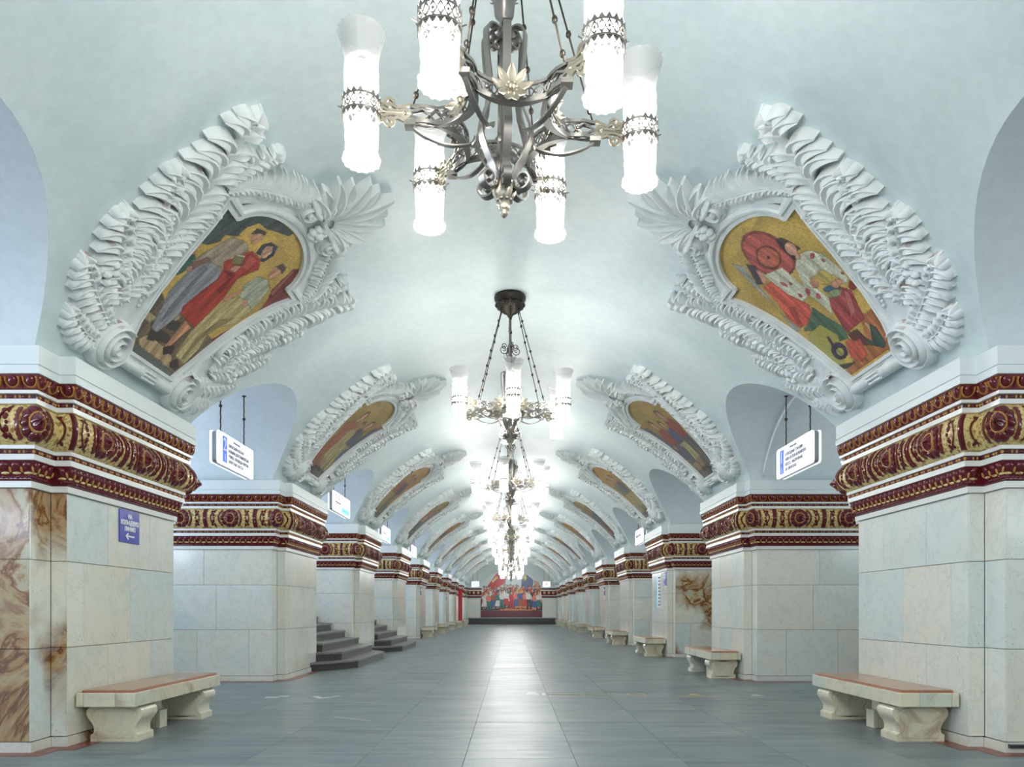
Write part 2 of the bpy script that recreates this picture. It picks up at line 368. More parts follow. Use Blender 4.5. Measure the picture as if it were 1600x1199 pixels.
def rosette(m, side, S):
    N = 40; rows = []
    def hgt(r, a):
        if r < .084: return .022+.034*(1-r/.084)*(.55+.45*math.cos(5*(a-PI/2)))+.012*(1-(r/.084)**2)
        if r < .100: return .018+.014*math.sin(PI*(r-.084)/.016)*(1 if int(a*20/PI) % 2 else .5)
        if r < .157: return .008+.022*abs(math.cos(5*a))**.7*math.sin(PI*min(1, (r-.098)/.062)*.86+.2)
        return -.004
    for r in (.003, .02, .042, .064, .083, .092, .1001, .115, .132, .146, .156, .159):
        rows.append([orn(side, S, r*(1+(.06*abs(math.cos(5*a)) if r > .12 else 0))*math.cos(a), ZT+r*math.sin(a)*(1+(.06*abs(math.cos(5*a)) if r > .12 else 0)), hgt(r, a)) for a in (2*PI*k/N for k in range(N))])
    m.grid(rows[:5], 0, True); m.grid(rows[4:7], 2, True); m.grid(rows[6:], 0, True)
    for sg in (-1, 1):                                            # the scalloped ring, cut by the band above and below
        rows = []
        for j in range(17):
            a = (-.84+1.68*j/16); sc = .008*abs(math.sin(j*PI/2))
            rows.append([orn(side, S, sg*r*math.cos(a), ZT+r*math.sin(a)*.93, n) for r, n in ((.186, -.004), (.189, .014), (.203, .018), (.214+sc, .014), (.218+sc, -.004))])
        m.grid(rows, 1)
def spandrel(m, side, S):
    rows = []; cf = .35 if S[0] == 'c' else 1                       # upright beaded bar
    for z in np.linspace(T0+.01, T1-.01, 12): rows.append([orn(side, S, t, z, n) for t, n in ((-.036, -.004), (-.034, .018*cf), (-.016, .022*cf), (0, .014*cf), (.016, .022*cf), (.034, .018*cf), (.036, -.004))])
    m.grid(rows, 0)
    def blob(t, z, w, h, d, mi):
        if S[0] == 'f': bump_rows(m, side, sh(S, t), z, w, h, d, ptor, mi, 4, 4)
        else:
            i = S[1]-(t < 0); e = SEG[i]/2; k = MIT[S[1]].dot((Vector(OUT[i+1])-Vector(OUT[i])).normalized())*.17
            bump_rows(m, side, ('f', i, (-e if t >= 0 else e)+k+t), z, w, h, d, ptor, mi, 4, 4)
    for k in range(6): blob(0, T0+.05+k*.051, .015, .02, .034, 0) if cf == 1 else None
    for sg in (-1, 1):
        rows = []
        for j in range(11):
            a = -1.05+2.1*j/10
            rows.append([orn(side, S, sg*(.30-r*math.cos(a)), ZT+r*math.sin(a)*.9, n) for r, n in ((.185, -.004), (.190, .016), (.203, .018), (.207, -.004))])
        m.grid(rows, 0)
        for t, z, w, h in ((.155, .055, .026, .034), (.155, -.055, .026, .034), (.168, 0, .016, .020), (.128, .118, .022, .022), (.128, -.118, .022, .022), (.178, .115, .014, .03), (.178, -.115, .014, .03)):
            blob(sg*t, ZT+z, w, h, .018, 0)
F_ = lambda q: ('f', 0, (QO+QF)/2-q)
B_ = lambda q: ('f', 6, q-(QO+QF)/2)
ROS = [('f', 3, -.85), ('f', 3, 0), ('f', 3, .85), ('c', 1), F_(QF+.70), F_(QF+1.60), F_(QF+2.5), ('c', 6), B_(QF+.70)]
SPA = [('f', 3, -.425), ('f', 3, .425), ('c', 3), ('c', 4), F_(QF+.25), F_(QF+1.15), F_(QF+2.05), B_(QF+.25)]
ORN_M = [WINE, WINE2, GOLD]
def one(fn, side, S, nm, mats=ORN_M):
    m = M(); fn(m, side, S); return m.mesh(nm, mats, .55)
ROWS = [(.098, .945), (.945, 1.767), (1.767, 2.415)]
HSPL = [[.30+.46, 1.70], [.30, 1.24], [.76, 1.70]]
FSPL = [[4.98, 5.93, 6.9], [5.47, 6.4], [5.59, 6.6]]
G = .003
def panels(root, side, jit, mf, mh, mn, plinth=True):
    def pb(nm, mt, q0, y0, z0, q1, y1, z1): return blk(nm, mt, root, *LP(side, q0, y0, z0), *LP(side, q1, y1, z1))
    for r, (z0, z1) in enumerate(ROWS):
        z0 += G; z1 -= G
        e = [-YB]+[-YB+s+jit*(r-1)*.12 for s in HSPL[r]]+[YB]
        for a, b in zip(e, e[1:]): pb('marble_panel', mh, QH, a+G+(.011 if a == -YB else 0), z0, QH+.03, b-G, z1)
        e = [QF]+[s+jit*.2*(r-1) for s in FSPL[r]]+[QO]
        for a, b in zip(e, e[1:]): pb('marble_panel', mf, a+(.012 if a == QF else G), -YF, z0, b-G, -YF+.03, z1)
        for sg in ((-1, 1) if plinth else (-1,)):
            pb('marble_strip', mn, QF, sg*YF-sg*.005, z0, QF+.03, sg*YB+sg*.004, z1)
            pb('marble_strip', mn, QH+.004, sg*YB, z0, QF-.004, sg*(YB-.03), z1)
    z0, z1, o = .002, .094, .018
    e = [-YB-o, -.4, .45, YB+o]
    for a, b in zip(e, e[1:]): pb('plinth_block', mn, QH-o, a+.001, z0, QH+.03, b-.001, z1)
    e = [QF-o, 5.2, 6.1, 7.0, QO]
    for a, b in zip(e, e[1:]): pb('plinth_block', mn, a+.001, -YF-o, z0, b-.001, -YF+.03, z1)
    pb('plinth_block', mn, QF-o, -YF-o+.002, z0, QF+.03, -YB-o-.001, z1); pb('plinth_block', mn, QH-o+.002, -YB-o, z0, QF-o-.002, -YB+.03, z1-.001)
def core_mesh(side, p=-.02):
    m = M(); sweep(m, side, [(p, 0), (p, 3.6)]); return m.mesh('core', GROUT if p > -.05 else MARBLE)
def clad_mesh(side):
    m = M()
    for z0, z1 in [(0.0, .094)]+ROWS: sweep(m, side, [(-.012, z0), (.015 if z0 == 0 else 0, z0+.004), (.015 if z0 == 0 else 0, z1-.004), (-.012, z1)])
    return m.mesh('cladding', MARBLE)
WHERE = {1: 'first', 2: 'second', 3: 'third', 4: 'fourth', 5: 'fifth', 6: 'sixth', 7: 'seventh', 8: 'eighth', 9: 'ninth', 10: 'tenth'}
PLAB = {(-1, 1): 'pale marble pylon with brown stained front face and small blue sign, nearest on left',
        (-1, 2): 'marble pylon on left between the big lightbox and the first staircase',
        (-1, 3): 'marble pylon on left standing between the two dark staircases',
        (-1, 4): 'marble pylon on left just beyond the second staircase, without a bench',
        (-1, 5): 'grey veined marble pylon on left, first one behind the staircases with a bench',
        (1, 1): 'pale marble pylon nearest on right, behind the largest bench',
        (1, 2): 'marble pylon on right under the white lightbox, second in the row',
        (1, 3): 'marble pylon on right with rust cracked front face and a tall white notice',
        (1, 4): 'marble pylon on right next beyond the rust cracked one'}
TINTS = {}
for k in range(1, 11):
    for side in (-1, 1):
        sn = 'left' if side < 0 else 'right'
        lab = PLAB.get((side, k), f'marble pylon with wine red frieze, {WHERE[k]} from the front in the {sn} row')
        yc = YC1+P*(k-1)
        r = thing('marble_pylon', lab, 'pylon', (side*QH, yc, 0), 'marble pylons along the hall')
        ob('pylon_core', cached(('core', side), lambda: core_mesh(side)), r)
        mf = mh = mn = MARBLE
        if (side, k) == (-1, 1): mf, mn = MARBLE_S2, MARBLE_S
        if (side, k) == (1, 3) or (side, k) == (-1, 7): mf = MARBLE_S2 if k == 7 else MARBLE_S
        if (side, k) == (1, 2): mn = MARBLE
        if k <= 5: panels(r, side, random.uniform(-1, 1) if k > 1 else 0, mf, mh, mn)
        else:
            ob('marble_cladding', cached(('clad', side), lambda: clad_mesh(side)), r)
        for nm, mt, prs in BANDS:
            if nm == 'white_band':
                for q, pr in enumerate(prs): ob(nm, cached((nm, q, side), lambda: m_band(side, [pr], 0).mesh(nm, mt, .6)), r)
            else: ob(nm, cached((nm, side), lambda: m_band(side, prs, 0).mesh(nm, mt, .6)), r)
        o = ob('bead_row', cached(('beads', side), lambda: beads(side).mesh('beads', [WINE, GOLD], 4)), r); o['kind'] = 'stuff'
        o = ob('leaf_moulding', cached(('leaves', side), lambda: leaves(side).mesh('leaves', [WINE, CREAM, GOLD], 4)), r); o['kind'] = 'stuff'
        if k <= 4:
            for i, S in enumerate(ROS): ob('rosette', cached(('ros', side, i), lambda: one(rosette, side, S, 'rosette')), r)
            for i, S in enumerate(SPA): ob('frieze_ornament', cached(('spa', side, i), lambda: one(spandrel, side, S, 'frieze_ornament')), r)
        else:
            def joined():
                m = M(); [rosette(m, side, S) for S in ROS]; [spandrel(m, side, S) for S in SPA]; return m.mesh('frieze_ornaments', ORN_M, 4)
            o = ob('frieze_ornament', cached(('orn', side), joined), r); o['kind'] = 'stuff'
        if k <= 2:
            for i, S in enumerate(EGGS):
                if S[1] < 5: ob('egg_moulding', cached(('egg', side, i), lambda: one(egg, side, S, 'egg', [WINE, GOLD])), r)
        else:
            def je():
                m = M(); [egg(m, side, S) for S in EGGS]; return m.mesh('eggs', [WINE, GOLD], 4)
            o = ob('egg_moulding', cached(('eggs', side), je), r); o['kind'] = 'stuff'
        # the red granite border let into the floor round the foot
        def bord():
            m = M(); sweep(m, side, [(0, .003), (.19, .003), (.19, -.02)]); return m.mesh('border', RED)
        b = ob('granite_border', cached(('bord', side), bord), fl); b.location = (side*QH, yc, 0)

# ------------------------------------------------------------------ outer platform halls (beyond the passages) and the end wall
for s, nm in ((-1, 'left'), (1, 'right')):
    m = M(); m.box(s*12, -2, 0, s*12.2, 75, 4.6); struct('wall_'+nm, m.mesh('wall', MARBLE))
    m = M(); m.grid([[(s*(9.8-2.4*math.cos(a)), y, 4.2+1.2*math.sin(a)) for a in np.linspace(0, PI, 15)] for y in (-2, 75)]); struct('ceiling_platform_'+nm, m.mesh('platform_vault', BARREL, 4))
YE = 73.95
m = M(); m.box(-4.6, YE+.35, 0, 4.6, YE+.5, 6.4); struct('wall_back', m.mesh('end', VAULT))
m = M(); R_, z0 = 3.54, 1.71; pts = [(R_*math.sin(a), z0+R_*math.cos(a)) for a in np.linspace(-.99, .99, 41)]
rows = []
for sgn in (0, .35): rows.append([(CX-3.02, YE+sgn, .55)]+[(CX+x, YE+sgn, z) for x, z in pts]+[(CX+3.02, YE+sgn, .55)])
m.grid(rows)                                                                   # niche reveal
top = [(CX-4.6, YE, .0)]+[(CX+x*4.7/3, YE, max(6.3, z)) for x, z in pts]+[(CX+4.6, YE, 0)]
m.grid([rows[0], top]); struct('wall_end', m.mesh('end_wall', VAULT))
for s in (-1, 1):
    t_ = 'left' if s < 0 else 'right'
    m = M(); m.box(min(s*2.95, s*4.3)+CX, YE-.06, .55, max(s*2.95, s*4.3)+CX, YE-.001, 2.42, 0)
    for z0, z1, d, mi in ((2.42, 2.48, .1, 1), (2.48, 2.65, .12, 2), (2.65, 2.71, .14, 1), (2.71, 2.79, .14, 2), (2.79, 3.14, .2, 2), (3.14, 3.26, .2, 1), (3.26, 3.4, .24, 2), (3.4, 3.65, .26, 1)):
        m.box(min(s*(2.95-.5*d), s*4.3)+CX, YE-.06-d, z0, max(s*(2.95-.5*d), s*4.3)+CX, YE-.001, z1, mi)
    for k in range(3):
        m.ball((CX+s*(3.15+.42*k), YE-.27, 2.965), .13, 10, 5, 3, (1, .3, 1))
    struct('wall_end_wing_'+t_, m.mesh('end_wing', [MARBLE, CORN, WINE, CREAM]))
st = thing('black_stage', 'low black granite platform in front of the big crowd mural', 'platform', (0, 72.8, 0))
m = M(); m.box(-4.08, -1.25, 0, 4.08, 1.03, .30); ob('lower_step', m.mesh('stage_base', BLACKG), st)
m = M(); m.box(-4.06, -1.0, .301, 4.06, 1.03, .56); ob('upper_step', m.mesh('stage_top', BLACKG), st)
m = M(); m.box(-4.1, -1.04, .562, 4.1, 1.03, .61); ob('stage_slab', m.mesh('slab', mat('polished_grey_slab', (.45, .48, .5), .15)), st)

# ------------------------------------------------------------------ plaster frames with painted mosaics on the vault
BASE_ = [(-.52, .56), (.52, .56), (.66, .88), (.76, 1.26), (.89, 1.75), (1.01, 2.12), (1.13, 2.345), (.88, 2.345)]
ARCH = [(.86*math.cos(a), 2.34+.47*math.sin(a)) for a in np.linspace(.06, PI-.06, 25)]
PAINT = BASE_+ARCH+[(-x, y) for x, y in BASE_[:1:-1]]
def halfw(v):
    if v > 2.345: return .86*math.sqrt(max(0, 1-((v-2.34)/.47)**2))
    return float(np.interp(v, [.56, .88, 1.26, 1.75, 2.12, 2.345], [.52, .66, .76, .89, 1.01, 1.13]))
class SM(M):
    """mesh in (u, v, h) on the vault"""
    def __init__(s, side): super().__init__(); s.side = side
    def fin(s):
        o = (s.side*4.43, 0, 3.9); out = []
        for u, v, h in s.V:
            p = surf(s.side, u, v, h); out.append((p[0]-o[0], p[1], p[2]-o[2]))
        s.V = out; return s
def bez(pts, n):
    pts = [Vector((*p, 0)) for p in pts]; out = []
    for i in range(n):                                            # Catmull-Rom through the points
        t = i/(n-1)*(len(pts)-1); k = min(int(t), len(pts)-2); f = t-k
        p0, p1, p2, p3 = pts[max(k-1, 0)], pts[k], pts[k+1], pts[min(k+2, len(pts)-1)]
        q = .5*((2*p1)+(p2-p0)*f+(2*p0-5*p1+4*p2-p3)*f*f+(3*p1-p0-3*p2+p3)*f**3); out.append((q.x, q.y))
    return out
def leaflet(m, c, w, h0, h1, n=8):
    w *= 1.12
    rows = []
    for i in range(n):
        t = i/(n-1); a = c[max(i-1, 0)]; b = c[min(i+1, n-1)]; d = Vector((b[0]-a[0], b[1]-a[1])).normalized(); nx, ny = -d.y, d.x
        ww = w*(.55+.75*math.sin(PI*min(1, t*.9+.05))**.8)*(1 if t < .6 else max(.05, 1-((t-.6)/.42)**2)**.5)
        h = h0+(h1-h0)*math.sin(PI*min(1, t*.80))-(.035*t**3)
        g = .75*ww
        rows.append([(c[i][0]+nx*q, c[i][1]+ny*q, hh) for q, hh in ((-ww*1.05, -.01), (-ww, h-.006), (-ww*.72, h), (0, h-g*.75), (ww*.72, h), (ww, h-.006), (ww*1.05, -.01))])
    d = Vector((c[-1][0]-c[-2][0], c[-1][1]-c[-2][1])).normalized()*w*.25
    rows.append([(p[0]+d.x, p[1]+d.y, -.01) for p in rows[-1]]); m.grid(rows)
def frond(m, sp, n, Lo, Li, h0=.07, h1=.15, lean=.62, sg=1):
    """an acanthus frond: a raised midrib with hooked, grooved lobes on both sides and one at the tip"""
    P_ = bez(sp, 40); ln = sum(math.dist(a, b) for a, b in zip(P_, P_[1:])); step = ln/n
    for k in range(n):
        t = (k+.3)/n; i = min(38, int(t*39)); p = P_[i]; d = Vector((P_[i+1][0]-p[0], P_[i+1][1]-p[1])).normalized()
        env = math.sin(PI*(.2+.66*t))**.7*(1 if t < .75 else 1-(t-.75)*1.5)
        for s, L in ((1, Lo), (-1, Li)):
            L = L*env*random.uniform(.92, 1.06); nx, ny = -d.y*s*sg, d.x*s*sg
            c = []
            for j in range(8):
                q = j/7; al = L*lean*.95*math.sin(2.3*q); ac = L*(.05*q+.95*q**1.45)
                c.append((p[0]+d.x*al+nx*ac, p[1]+d.y*al+ny*ac))
            leaflet(m, c, step*.30, h0, h1)
    e = P_[-1]; d = Vector((P_[-1][0]-P_[-6][0], P_[-1][1]-P_[-6][1])).normalized()
    leaflet(m, [(e[0]+d.x*q*step*1.3/7, e[1]+d.y*q*step*1.3/7) for q in range(-2, 6)], step*.45, h0, h1)
    rows = []
    for i in range(0, 40, 2):
        p = P_[i]; a = P_[max(i-1, 0)]; b = P_[min(i+1, 39)]; d = Vector((b[0]-a[0], b[1]-a[1])).normalized(); w = .042*(1-.7*i/39)
        rows.append([(p[0]-d.y*q*w, p[1]+d.x*q*w, h) for q, h in ((-1.3, h0*.5), (-.6, h0+.035), (0, h0+.022), (.6, h0+.035), (1.3, h0*.5))])
    m.grid(rows)
def volute(m, c, r, h, turns=2.6, a0=0, sg=1):
    N = 28; rows = []
    for q, hh in ((1.06, -.01), (1.04, h*.8), (.98, h), (.9, h*.86), (.5, h*.95), (.2, h*1.05), (.02, h*1.1)): rows.append([(c[0]+r*q*math.cos(2*PI*k/N), c[1]+r*q*math.sin(2*PI*k/N), hh) for k in range(N)])
    m.grid(rows, 0, True); rows = []
    n = int(turns*20)
    for i in range(n+1):
        t = i/n; a = a0+sg*turns*2*PI*t; q = r*(.93-.78*t); w = r*.075
        rows.append([(c[0]+(q+k*w)*math.cos(a), c[1]+(q+k*w)*math.sin(a), hh) for k, hh in ((-1.3, h*.8), (-.7, h*1.25+.02*t), (0, h*1.38+.03*t), (.7, h*1.25+.02*t), (1.3, h*.8))])
    m.grid(rows); m.ball((c[0], c[1], h*1.1), r*.15, 10, 5)
def boss(m, c, a, b, ang, h):
    N = 22
    def e(q, k): x, y = a*q*math.cos(2*PI*k/N), b*q*math.sin(2*PI*k/N); return c[0]+x*math.cos(ang)-y*math.sin(ang), c[1]+x*math.sin(ang)+y*math.cos(ang)
    m.grid([[(*e(q, k), hh) for k in range(N)] for q, hh in ((1.08, -.01), (1.05, h), (.95, h*1.25), (.85, h*1.2), (.78, h*.7), (.1, h*.75))], 0, True)
    for q, n in ((.6, 8), (.3, 4), (0, 1)):
        for k in range(n): p = e(q, k*N/n); m.ball((*p, h*.95), a*.17, 6, 4)
    m.grid([[(*e(.72, k), h*.8+.01), (*e(.66, k), h*1.15), (*e(.6, k), h*.8)] for k in range(3, 17)])
def pieces(side):
    """name -> list of meshes of one plaster frame"""
    out = []
    def put(nm, m, sm=.9): out.append((nm, m.fin().mesh(nm, RELIEF, sm)))
    m = SM(side); n = len(PAINT); closed = PAINT+[PAINT[0]]
    ns = []
    for a, b in zip(closed, closed[1:]): d = Vector((b[0]-a[0], b[1]-a[1])).normalized(); ns.append(Vector((d.y, -d.x)))
    rows = [[] for _ in range(10)]; prf = ((-.012, -.02), (-.008, .075), (.028, .08), (.033, .06), (.062, .06), (.068, .095), (.10, .098), (.106, .07), (.13, .066), (.135, .03))
    for i in range(n):
        n1, n2 = ns[i-1], ns[i]; mi = (n1+n2)/max(.45, 1+n1.dot(n2))
        for r, (d, h) in zip(rows, prf): r.append((PAINT[i][0]+mi.x*d, PAINT[i][1]+mi.y*d, h))
    m.grid(rows, 0, True); put('frame_moulding', m, .5)
    m = SM(side); inn = bez([(.50, .50), (.74, 1.0), (.93, 1.6), (1.07, 2.1), (1.08, 2.4), (.82, 2.66), (.45, 2.84), (0, 2.9)], 34); oo = bez([(1.12, .46), (1.32, 1.0), (1.46, 1.6), (1.56, 2.1), (1.5, 2.5), (1.22, 2.83), (.72, 3.12), (0, 3.3)], 34)
    for sg in (1, -1): m.grid([[(sg*(a[0]*(1-q)+b[0]*q), a[1]*(1-q)+b[1]*q, h) for q, h in ((0, .045), (.3, .05), (.95, .05), (1, -.01))] for a, b in zip(inn, oo)])
    put('backing_plate', m, .6)
    FR = [([(1.20, .95), (1.27, 1.5), (1.50, 2.2), (1.97, 2.98)], 17, .48, .34, 1), ([(1.22, 1.25), (1.45, 1.62), (1.92, 2.16)], 11, .31, .15, 1), ([(1.12, 1.22), (1.16, 1.62), (1.16, 2.20)], 12, .20, .13, 1), ([(1.12, .9), (1.48, 1.16), (1.90, 1.56)], 10, .28, .14, 1),
          ([(1.02, .66), (1.4, .80), (1.82, 1.00)], 9, .25, .13, 1), ([(.95, .50), (1.22, .46), (1.56, .56)], 8, .20, .13, 1), ([(1.45, 2.45), (1.52, 2.72), (1.44, 3.02)], 6, .12, .2, 1)]
    for sg in (1, -1):
        for sp, nn, Lo, Li, q in FR:
            m = SM(side); frond(m, [(sg*x, y) for x, y in sp], nn, Lo, Li, .07, .155 if Lo > .25 else .13, sg=sg*-1); put('acanthus_leaf', m)
        m = SM(side); frond(m, [(sg*x, y) for x, y in ((1.38, 2.44), (1.18, 2.70), (.80, 2.95), (.44, 3.16))], 17, .16, .24, .08, .13, .8, sg=sg); put('feather_leaf', m)
        m = SM(side); volute(m, (sg*.40, 3.06), .14, .10, 1.8, 1.2, sg); put('small_volute', m)
        m = SM(side); volute(m, (sg*.83, .50), .27, .13, 2.8, 2.0 if sg > 0 else 1.1, -sg); put('volute', m)
        m = SM(side); boss(m, (sg*1.06, 1.30), .13, .19, -sg*.35, .10); put('berry_boss', m)
        m = SM(side)                                              # leaf wrapped round the bottom bar
        for k in range(5): leaflet(m, [(sg*(.56-.05*k-.012*q), .36+.018*q+.01*(k % 2)) for q in range(8)], .026, .06, .12)
        put('wrapped_leaf', m)
        m = SM(side)
        for k in range(9): m.ball((sg*(.86+.04*math.sin(k)), 1.0+.045*k, .06), .022, 6, 4)
        put('bead_string', m); m = SM(side)
        for k in range(4): m.ball((sg*(1.55+.07*(k % 2)), .98+.06*k, .12), .05, 6, 4)
        put('berry_cluster', m)
    m = SM(side)
    m.grid([[(u, .43+.075*math.cos(a), max(-.01, .05+.085*math.sin(a))) for a in np.linspace(PI+.4, -.4, 9)] for u in np.linspace(-.58, .58, 9)])
    for k in range(3): m.tube([(-.13, .385+.045*k, .135), (.13, .385+.045*k, .135)], .017, 6)
    put('bottom_bar', m)
    for k in range(13):
        a = PI/2+(k-6)*.25; L = .74-.032*abs(k-6)-.05*(k % 2); m = SM(side); s_ = 1 if k > 6 else (-1 if k < 6 else 0)
        c = [(math.cos(a+s_*.10*(q/7)**2)*(.10+L*q/7), 3.17+math.sin(a+s_*.10*(q/7)**2)*(.08+L*q/7)) for q in range(8)]
        leaflet(m, c, .056, .09, .17-.02*(k % 2))
        put('palmette_leaf', m)
    m = SM(side)
    for k in range(7): m.ball((.075*math.cos(k*.9), 3.02+.085*math.sin(k*.9), .12), .05, 8, 5)
    m.ball((0, 3.02, .15), .06, 8, 5); m.grid([[(x, 3.17+.07*x*x*8-dz, h) for dz, h in ((0, .1), (.02, .16), (.05, .16), (.07, .1))] for x in np.linspace(-.16, .16, 9)]); put('crest', m)
    return out

def raster(U, V, polys, bgc):
    c = np.tile(np.array(bgc, float), (len(U), 1)); lab = np.zeros(len(U), int); g = np.random.RandomState(3).rand(14, 14)
    gx, gy = (U*5) % 13, (V*5) % 13; i0, j0 = gx.astype(int), gy.astype(int); f, h = gx-i0, gy-j0
    c *= (.86+.24*(g[i0, j0]*(1-f)*(1-h)+g[i0+1, j0]*f*(1-h)+g[i0, j0+1]*(1-f)*h+g[i0+1, j0+1]*f*h))[:, None]
    for item in polys:
        col, p = item[0], np.array(item[1], float)
        inside = np.zeros(len(U), bool); j = len(p)-1
        x, y = p[:, 0], p[:, 1]
        for i in range(len(p)):
            if y[i] != y[j]:
                cr = ((y[i] > V) != (y[j] > V)) & (U < (x[j]-x[i])*(V-y[i])/(y[j]-y[i])+x[i]); inside ^= cr
            j = i
        sh = np.array(col, float); k = inside
        fold = 1+.13*np.sin(U[k]*30+V[k]*4+len(p))*np.sin(V[k]*7+U[k]*3)+.05*np.sin(U[k]*75) if len(p) > 5 else 1
        c[k] = sh[None, :]*(fold[:, None] if len(p) > 5 else 1)
        lab[k] = int(sum(col))+1
    return c, lab
def lin(c):
    c = np.clip(c/255, 0, 1); return np.where(c <= .04045, c/12.92, ((c+.055)/1.055)**2.4)
def paint_mesh(name, rows, UV, polys, bgc, mott=.10, line=True):
    m = M(); m.grid(rows); me = m.mesh(name, MOSAIC, 4)
    U, V = np.array([p[0] for p in UV]), np.array([p[1] for p in UV]); c, lab = raster(U, V, polys, bgc)
    lab = lab.reshape(len(rows), -1); ed = np.zeros(lab.shape, bool); ed[1:] |= lab[1:] != lab[:-1]; ed[:, 1:] |= lab[:, 1:] != lab[:, :-1]
    if line: c[ed.ravel()] *= .80
    c *= 1+mott*(np.random.rand(len(U), 1)-.5)*2
    a = me.color_attributes.new('paint', 'FLOAT_COLOR', 'POINT'); a.data.foreach_set('color', np.c_[lin(c), np.ones(len(U))].astype(np.float32).ravel()); return me
def mosaic(side, polys, bgc, nu, nv):
    rows, UV = [], []
    vs = sorted(list(np.linspace(.545, 2.805, nv))+[2.3449, 2.3451])
    for v in vs:
        w = (halfw(v) if v > .56 else .52)+(.004 if v < 2.8 else 0); r = []
        for t in np.linspace(-1, 1, nu):
            p = surf(side, w*t, v, .035); r.append((p[0]-side*4.43, p[1], p[2]-3.9)); UV.append((w*t, v))
        rows.append(r)
    return paint_mesh('mosaic', rows, UV, polys, bgc)
def unpack(L): return [(c, [(q[i]/100, q[i+1]/100) for i in range(0, len(q), 2)]) for c, q in L]
def figure(u, v, H, cl, cs, hair=(70, 58, 55), skirt=True, lean=0, skin=(204, 154, 122)):
    f = lambda a, b: (u+a*H+lean*b*H, v+b*H)
    o = []
    if skirt: o += [(skin, [f(-.06, 0), f(-.02, 0), f(-.02, .3), f(-.07, .3)]), (skin, [f(.03, 0), f(.07, 0), f(.07, .3), f(.02, .3)]), (cl, [f(-.17, .17), f(.16, .15), f(.1, .5), f(.09, .58), f(-.09, .58), f(-.1, .5)])]
    else: o += [(cl, [f(-.13, 0), f(-.04, 0), f(0, .38), f(.05, 0), f(.14, 0), f(.11, .52), f(-.11, .52)])]
    o += [((60, 50, 46), [f(-.14, -.03), f(-.03, -.03), f(-.03, .02), f(-.13, .02)]), ((60, 50, 46), [f(.03, -.03), f(.14, -.03), f(.13, .02), f(.03, .02)])]
    o += [(cs, [f(-.11, .5), f(.11, .5), f(.14, .74), f(.09, .81), f(-.09, .81), f(-.14, .74)]), (cs, [f(.11, .78), f(.17, .7), f(.2, .52), f(.15, .5), f(.1, .66)]), (cs, [f(-.11, .78), f(-.17, .7), f(-.12, .54), f(-.03, .55), f(-.08, .66)])]
    o += [(skin, [f(.15, .5), f(.2, .52), f(.2, .46), f(.16, .45)]), (skin, [f(-.03, .79), f(.03, .79), f(.03, .86), f(-.03, .86)]),
          (hair, [f(.075*math.cos(a), .925+.085*math.sin(a)) for a in np.linspace(0, 2*PI, 14)]), (skin, [f(.01+.055*math.cos(a), .905+.07*math.sin(a)) for a in np.linspace(0, 2*PI, 14)])]
    return o
def scene_polys(k, side):
    r = random.Random(k*7+side); pal = [(150, 70, 55), (110, 118, 92), (176, 162, 112), (96, 92, 100), (168, 96, 70), (80, 84, 110), (186, 172, 140), (128, 96, 70)]
    o = [((120, 112, 78), [(-1.2, .5), (1.2, .5), (1.2, 1.0), (.4, 1.06), (-.4, .98), (-1.2, 1.05)]), ((98, 84, 66), [(-1, .5), (1, .5), (.8, .72), (-.7, .74)])]
    if k % 2: o += [((96, 104, 80), [(-1.2, 1.3), (-.75, 1.5), (-.7, 2.3), (-.9, 2.5), (-1.2, 2.3)])]
    else: o += [((92, 88, 104), [(.5, 1.1), (1.2, 1.1), (1.2, 2.3), (.8, 2.2)])]
    n = 2+(k+side) % 2
    for i in range(n): o += figure((-.36, .34, 0)[i] if n == 3 else (-.26, .3)[i], .68+.04*i, (1.62, 1.55, 1.35)[i], r.choice(pal), r.choice(pal), skirt=r.random() < .5, lean=r.uniform(-.05, .05))
    o += [((150, 70, 58), [(-.5, .62), (-.2, .6), (-.15, .8), (-.45, .84)])] if k % 3 == 0 else []
    return o
